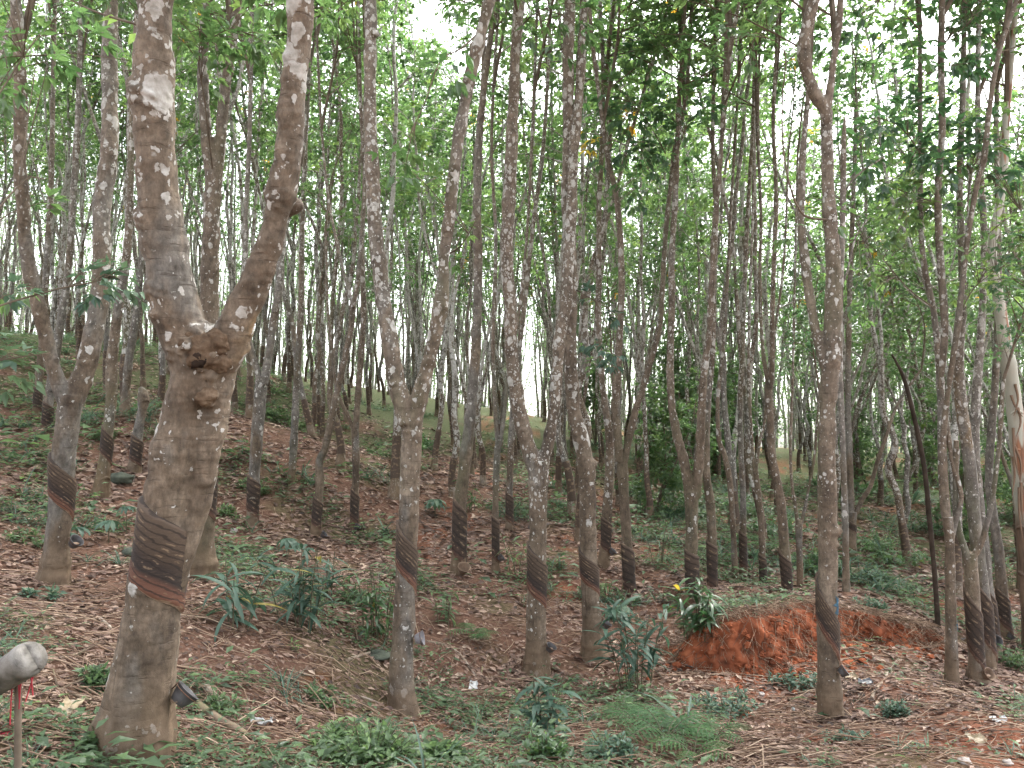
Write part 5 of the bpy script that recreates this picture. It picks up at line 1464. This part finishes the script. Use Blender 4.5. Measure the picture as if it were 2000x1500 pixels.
MOSSY = plain('mossy_wood', [(0.3, (0.075, 0.05, 0.035)), (0.5, (0.16, 0.12, 0.085)), (0.7, (0.15, 0.15, 0.07))], 6, .9, .2, .7)
PALEW = plain('weathered_wood', [(0.3, (0.12, 0.09, 0.065)), (0.5, (0.24, 0.19, 0.145)), (0.7, (0.40, 0.36, 0.31))], 7, .85, .2, .5)
def fallen(pts, wpx, lab, mat, name='fallen_branch', lift=.5, side_twigs=0, seed=0):
    r = np.random.default_rng(seed + 7); W = []; Rr = []
    for (x, y) in pts:
        p, d = gpt(x, y); rad = wpx * d / F / 2
        W.append(np.array([p[0], p[1], gz(p[0], p[1]) + rad * lift])); Rr.append(rad)
    W = np.array(W); base = W[0].copy()
    root = empty(name, base, lab, 'branch')
    P, R = resample(W - base, np.array(Rr) * np.linspace(1, .7, len(Rr)), .04)
    P = P + np.stack([.012 * vnoise(P * 6 + 3, seed), .012 * vnoise(P * 6 + 9, seed), 0 * P[:, 0]], 1)
    mb = MB(); tube(mb, P, R, 8, lump=.15, seed=seed)
    for k in range(side_twigs):
        i = int(r.uniform(.3, .95) * (len(P) - 1)); u = nrm(np.array([r.normal(), r.normal(), .5])) * r.uniform(.12, .3)
        tube(mb, np.array([P[i], P[i] + u * .5, P[i] + u]), R[i] * np.array([.5, .4, .2]), 5)
    mb.build('wood', mat, root)
fallen([(378, 1382), (420, 1408), (460, 1432), (482, 1446)], 24, 'thick mossy log lying right of the foot of the thickest tree', MOSSY)
fallen([(398, 1345), (420, 1365), (440, 1382), (462, 1392)], 15, 'pale lichened stick behind the mossy log', PALEW, seed=2)
fallen([(462, 1386), (490, 1384), (522, 1380)], 4, 'thin bare stick continuing from the pale lichened one', PALEW, seed=3)
fallen([(72, 1346), (110, 1352), (150, 1366), (196, 1386)], 11, 'brown branch behind the white capped pole', MOSSY, side_twigs=2, seed=4)
fallen([(88, 1290), (120, 1288), (150, 1280), (178, 1264)], 9, 'dark branch on the litter left of the thickest tree', MOSSY, side_twigs=1, seed=5)
fallen([(8, 1160), (60, 1178), (110, 1214)], 4, 'long thin stalk below the left forked tree', PALEW, seed=6)
fallen([(196, 1212), (206, 1222), (216, 1232)], 9, 'short pale splinter of wood left of the thickest tree', PALEW, seed=7)
fallen([(676, 1292), (706, 1282), (745, 1270)], 7, 'pale stick left of the lichened centre tree', PALEW, seed=8)
fallen([(655, 1365), (700, 1362), (740, 1376)], 6, 'bent stick near the foot of the lichened centre tree', PALEW, seed=9)
fallen([(832, 1255), (870, 1262), (900, 1284), (930, 1322)], 6, 'stick running down from the grey cup tree to the right', PALEW, side_twigs=2, seed=10)
fallen([(820, 1375), (880, 1378), (950, 1372), (1000, 1374)], 5, 'long straight stalk lying right of the lichened centre tree foot', STRAW, seed=11)
fallen([(836, 1345), (900, 1358), (990, 1350), (1015, 1342)], 7, 'dark stick with green rag between centre tree and central V', MOSSY, seed=12)
fallen([(1165, 1300), (1230, 1303), (1290, 1300)], 4, 'pale straight stalk at the foot of the bent stem', STRAW, seed=13)
fallen([(1700, 1366), (1718, 1340), (1738, 1310)], 7, 'upright leaning stick right of the brown tree', PALEW, side_twigs=3, seed=14)
fallen([(1560, 1296), (1640, 1270), (1760, 1272), (1860, 1270)], 6, 'long pale stalk lying on the pit floor', STRAW, side_twigs=3, seed=15)
fallen([(1640, 1290), (1720, 1283), (1800, 1292)], 5, 'second stalk in front of the long pale one on the pit floor', STRAW, seed=16)
fallen([(1400, 1400), (1445, 1440), (1490, 1492)], 5, 'stick slanting down from the big fern to the bottom edge', MOSSY, side_twigs=1, seed=17)
fallen([(1160, 1430), (1260, 1462), (1340, 1490)], 5, 'thin stick under the foreground ferns', MOSSY, seed=18)
fallen([(1260, 1345), (1330, 1356), (1400, 1372)], 6, 'stick behind the big fern', PALEW, seed=19)
fallen([(1590, 1390), (1565, 1386), (1545, 1380)], 8, 'short brown stick left of the foot of the brown tree', MOSSY, seed=20)
fallen([(1480, 1482), (1500, 1462), (1530, 1450)], 4, 'curved dry stalk at the bottom edge', STRAW, seed=21)
fallen([(1770, 1225), (1785, 1245), (1775, 1262)], 5, 'pale bent twig on the right face of the clay cut', PALEW, seed=22)
fallen([(940, 1305), (945, 1350), (955, 1440)], 4, 'thin brown stalk left of the young cane', MOSSY, seed=23)
fallen([(1780, 1130), (1810, 1128), (1850, 1135)], 8, 'bundle of pale sticks behind the pit at right', PALEW, side_twigs=4, seed=24)

# white wrapped pole end with red cords, bottom left
def capped_pole():
    WHITE = plain('white_wrap', [(0.32, (0.04, 0.035, 0.028)), (0.45, (0.12, 0.11, 0.096)), (0.7, (0.20, 0.19, 0.17))], 9, .5, .4, .5)
    REDC = plain('red_cord', [(0.3, (0.18, 0.012, 0.02)), (0.7, (0.33, 0.03, 0.04))], 15, .6, .3)
    d = 2.6; a = at(-150, 1420, d + .15); b = at(62, 1284, d - .1)
    g0 = np.array([a[0] + .1, a[1], gz(a[0] + .1, a[1])])
    root = empty('wrapped_pole', g0, 'white wrapped pole end with red cords hanging from it in the bottom left corner', 'pole')
    ax = nrm(b - a)
    P = np.array([a, a * .5 + b * .5, b - ax * .05, b - ax * .03, b - ax * .004, b + ax * .002, b - ax * .004]) - g0
    mb = MB(); tube(mb, P, np.array([.046, .050, .056, .058, .054, .046, .004]), 18, lump=.07, seed=3); mb.build('wrapped_end', WHITE, root)
    st = MB()
    for (x, y) in ((36, 1335), (-60, 1380)):
        p = at(x, y - 10, d) - g0; q = p.copy(); q[2] = gz(p[0] + g0[0], p[1] + g0[1]) - g0[2] - .1
        tube(st, np.array([p, (p + q) / 2 + [.01, 0, 0], q]), np.array([.012, .011, .013]), 7, lump=.15)
    st.build('support_stick', TWIG, root)
    rd = MB(); r = np.random.default_rng(8)
    for x in (28, 36, 44, 62, 64):
        p = at(x, 1300 + r.uniform(-5, 10), d - .03) - g0; L = r.uniform(.06, .2)
        tube(rd, np.array([p, p - [0, 0, L * .5] + r.normal(0, .004, 3), p - [0, 0, L] + r.normal(0, .008, 3)]), np.array([.0028, .0024, .0024]), 5)
    rd.build('red_cords', REDC, root)
    # red rag on the ground below
    q, dd = hit(12, 1440, 1.8); rg = MB(); blob(rg, q - g0 + [0, 0, .01], .03, (1.6, 1, .5), lump=.5, seed=4); rg.build('red_rag', REDC, root)
capped_pole()

# small rubbish
def scrap(px, py, w, h, lab, name, mat, seed, thick=.004):
    p, d = gpt(px, py); r = np.random.default_rng(seed); n = 14
    u, v = np.meshgrid(np.linspace(-1, 1, n), np.linspace(-1, 1, n)); u, v = u.ravel(), v.ravel()
    e = np.clip(1 - .35 * vnoise(np.stack([u * 1.6, v * 1.6, u * 0 + seed], 1), seed), .5, 1.2)
    sx, sy = w * d / F / 2, h * d / F
    q = np.stack([u * e * sx, v * e * sy * .8, np.zeros_like(u)], 1)
    q[:, 2] = .25 * sx * fbm(np.stack([u * 1.8, v * 1.8, u * 0 + seed], 1), seed, 3) + .2 * sx + .3 * sx * (u * u) + sy * .45 * (v + 1) * .6
    i = np.arange(n - 1)[:, None]; j = np.arange(n - 1)[None]
    Fq = np.stack([i * n + j, i * n + j + 1, (i + 1) * n + j + 1, (i + 1) * n + j], -1).reshape(-1, 4)
    mb = MB(); mb.add(q, Fq); lo = q - [0, 0, thick]; mb.add(lo, Fq[:, ::-1])
    o = mb.build(name, mat, None, True, (p[0], p[1], p[2] + .012)); tag(o, lab, name.replace('_', ' ').split()[-1])
PLW = plain('white_plastic', [(0.3, (0.28, 0.28, 0.27)), (0.7, (0.46, 0.46, 0.45))], 20, .4, .5)
PLY = plain('yellow_plastic', [(0.3, (0.17, 0.125, 0.07)), (0.7, (0.30, 0.24, 0.15))], 12, .4, .5)
PLK = plain('dark_plastic', [(0.3, (0.02, 0.022, 0.026)), (0.7, (0.06, 0.065, 0.075))], 12, .4, .5)
scrap(132, 1400, 34, 30, 'crumpled yellowish plastic bag on the litter below the white capped pole', 'plastic_bag', PLY, 1)
scrap(512, 1418, 36, 6, 'torn white plastic strip on the litter right of the mossy log', 'plastic_strip', PLW, 2)
scrap(925, 1346, 16, 14, 'white plastic scrap tied near the dark stick at centre', 'plastic_scrap', PLW, 3)
scrap(1660, 1328, 24, 10, 'pale paper scrap on the ground right of the brown tree', 'paper_scrap', PLY, 4)
scrap(1952, 1414, 30, 7, 'flat whitish piece of litter on the path at right', 'litter_piece', PLW, 5)
scrap(1905, 1452, 34, 10, 'yellowish leaf like scrap on the path at lower right', 'litter_scrap', PLY, 6)
scrap(740, 1498, 40, 10, 'dry tan leaf sheath at the bottom edge', 'leaf_sheath', PLY, 7)
scrap(1690, 1340, 26, 9, 'dark wet patch of plastic sheet right of the brown tree', 'plastic_sheet', PLK, 8)
scrap(1664, 1123, 42, 8, 'pale yellow board lying in the hollow behind the brown tree', 'wood_board', PLY, 9)

def stone(px, py, w, lab, mat, seed, sq=.6, name='stone'):
    p, d = gpt(px, py); R = w * d / F / 2
    mb = MB(); blob(mb, (0, 0, R * sq * .5), R, (1, .9, sq), lump=.3, seed=seed, nu=16, nv=12)
    tag(mb.build(name, mat, None, True, tuple(p)), lab, name.split('_')[-1])
ROCK = plain('mossy_stone', [(0.3, (0.03, 0.035, 0.028)), (0.7, (0.085, 0.095, 0.07))], 9, .9, .2, .8)
PROCK = plain('pale_stone', [(0.3, (0.22, 0.19, 0.17)), (0.7, (0.42, 0.38, 0.35))], 9, .9, .2, .6)
stone(518, 1098, 32, 'dark mossy clod on the litter left of the fan seedling', ROCK, 1)
stone(458, 1076, 22, 'small dark clod right behind the thickest tree', ROCK, 2)
stone(236, 942, 46, 'dark heap beside the stem with the swollen yellow ring', ROCK, 3, .55)
stone(256, 1086, 36, 'dark clod left of the dark tapped band of the thickest tree', ROCK, 4)
stone(456, 1040, 14, 'pale round stone on the slope right of the thickest tree', PROCK, 5, .8)
stone(740, 1285, 48, 'flat mossy stone beside the pale stick left of centre', ROCK, 6, .4)
stone(1968, 1494, 20, 'white pebble at the bottom right corner', PROCK, 7, .7)
stone(1884, 1490, 24, 'flat pale stone at the bottom edge at right', PROCK, 8, .5)
stone(1488, 1358, 12, 'small tan stone left of the green bottle', PROCK, 9, .7)
stone(506, 1445, 26, 'pale clod at the end of the mossy log', PROCK, 10, .4)

def bottle():
    m, nt, out = new_mat('green_plastic'); g = NT(nt)
    b = g.n('ShaderNodeBsdfPrincipled'); b.inputs['Base Color'].default_value = (.06, .30, .13, 1); b.inputs['Roughness'].default_value = .22
    b.inputs['Transmission Weight'].default_value = .45; b.inputs['IOR'].default_value = 1.3
    g.l(b.outputs[0], out.inputs[0])
    cap_ = plain('bottle_cap', [(0.3, (.25, .27, .26)), (.7, (.45, .47, .45))], 9, .4)
    p, d = gpt(1530, 1396); R = 10 * d / F
    root = empty('plastic_bottle', p + [0, 0, R], 'green plastic bottle lying on the ground left of the brown tree foot', 'bottle', rz=.15)
    L = 44 * d / F
    prof = [(-.5, .2), (-.5, .8), (-.47, .98), (-.3, 1), (-.27, .92), (-.22, 1), (.02, 1), (.05, .93), (.1, 1), (.22, .95), (.34, .6), (.4, .38), (.45, .34)]
    mb = MB(); tube(mb, np.array([[q * L, 0, 0] for q, w in prof]), np.array([w * R for q, w in prof]), 18, lump=.04); mb.build('bottle_body', m, root)
    c = MB(); tube(c, np.array([[.45 * L, 0, 0], [.5 * L, 0, 0]]), np.array([.4 * R, .4 * R]), 14); c.build('bottle_cap', cap_, root)
bottle()

# blue paint marks: thin paint film on the bark
PAINT = plain('blue_paint', [(0.4, (0.04, 0.055, 0.06)), (0.6, (0.022, 0.075, 0.115))], 14, .7, .3)
def paint(k, y0, y1, a0, a1, seed):
    sp = TREES_BY[k]; P, R = sp['main']; d = sp['d']
    b0 = sp['br'][0]; xs = lambda y: np.interp(y, [q[1] for q in b0][::-1], [q[0] for q in b0][::-1])
    z0 = (at(xs(y1), y1, d) - sp['base'])[2]; z1 = (at(xs(y0), y0, d) - sp['base'])[2]
    z = np.linspace(z0, z1, 10); o = np.argsort(P[:, 2])
    f = -sp['base'][:2] / np.linalg.norm(sp['base'][:2]); s = np.array([-f[1], f[0]]); s = s * np.sign(s[0])
    V = []
    for q, zz in enumerate(z):
        w = .75 + .35 * vnoise(np.array([[q * .8, seed, 0]]), 3)[0]
        for a in np.linspace(a0 + (1.1 - w) * .9, a1, 10):
            rad = np.interp(zz, P[o, 2], R[o]) * 1.06 + .007
            V.append([np.interp(zz, P[o, 2], P[o, 0]) + rad * (math.cos(a) * f[0] + math.sin(a) * s[0]), np.interp(zz, P[o, 2], P[o, 1]) + rad * (math.cos(a) * f[1] + math.sin(a) * s[1]), zz + .01 * math.sin(a * 9 + seed)])
    i = np.arange(9)[:, None]; j = np.arange(9)[None]
    mb = MB(); mb.add(np.array(V), np.stack([i * 10 + j, i * 10 + j + 1, (i + 1) * 10 + j + 1, (i + 1) * 10 + j], -1).reshape(-1, 4))
    mb.build('paint_mark', PAINT, sp['root'])
paint('T5', 1162, 1196, .45, 1.35, 1)
paint('R1', 1208, 1228, .6, 1.3, 2)

# ------------------------------------------------------------------ daylight: bright overcast, sun veiled high behind the canopy at right
SUN_EL, SUN_AZ = math.radians(58), math.radians(35)      # azimuth from +Y towards +X
w = bpy.data.worlds.new('World'); sc.world = w; w.use_nodes = True
g = NT(w.node_tree); w.node_tree.nodes.clear()
sky = g.n('ShaderNodeTexSky'); sky.sky_type = 'NISHITA'; sky.sun_disc = False
sky.sun_elevation = SUN_EL; sky.sun_rotation = SUN_AZ; sky.air_density = 1.0; sky.dust_density = 4.0; sky.ozone_density = 1.0
hs = g.n('ShaderNodeHueSaturation'); hs.inputs['Saturation'].default_value = 0.22
g.l(sky.outputs[0], hs.inputs['Color'])
bg = g.n('ShaderNodeBackground'); bg.inputs['Strength'].default_value = 0.15
g.l(hs.outputs[0], bg.inputs[0]); wo = g.n('ShaderNodeOutputWorld'); g.l(bg.outputs[0], wo.inputs[0])
sun = bpy.data.lights.new('sun', 'SUN'); sun.energy = 1.5; sun.angle = math.radians(25); sun.color = (1, .96, .9)
so = bpy.data.objects.new('sun', sun); COL.objects.link(so)
dv = Vector((math.sin(SUN_AZ) * math.cos(SUN_EL), math.cos(SUN_AZ) * math.cos(SUN_EL), math.sin(SUN_EL)))
so.rotation_euler = dv.to_track_quat('Z', 'Y').to_euler(); so.location = tuple(dv * 40)

HAZE = 0
if HAZE:
    m, nt, out = new_mat('haze'); gg = NT(nt)
    pv = gg.n('ShaderNodeVolumePrincipled'); pv.inputs['Density'].default_value = HAZE; pv.inputs['Color'].default_value = (.93, .95, .97, 1); pv.inputs['Anisotropy'].default_value = .3
    gg.l(pv.outputs[0], out.inputs['Volume'])
    lo = np.array([-175, -175, -14.0]); hi = np.array([175, 175, 18.0])
    V = np.array([[(lo, hi)[a][0], (lo, hi)[b][1], (lo, hi)[c][2]] for a in (0, 1) for b in (0, 1) for c in (0, 1)])
    mb = MB(); mb.add(V, [[0, 1, 3, 2], [4, 6, 7, 5], [0, 4, 5, 1], [2, 3, 7, 6], [0, 2, 6, 4], [1, 5, 7, 3]])
    tag(mb.build('haze', m, smooth=False), 'thin pale haze in the air of the plantation', 'haze', kind='stuff')
sc.view_settings.view_transform = 'Standard'; sc.view_settings.look = 'None'
sc.view_settings.exposure = 2.8; sc.view_settings.gamma = 1
sc.cycles.max_bounces = 6; sc.cycles.diffuse_bounces = 3; sc.cycles.glossy_bounces = 2; sc.cycles.transmission_bounces = 4; sc.cycles.transparent_max_bounces = 6
sc.cycles.use_adaptive_sampling = True; sc.cycles.adaptive_threshold = 0.03
sc.cycles.use_denoising = True
sc.cycles.sample_clamp_indirect = 6
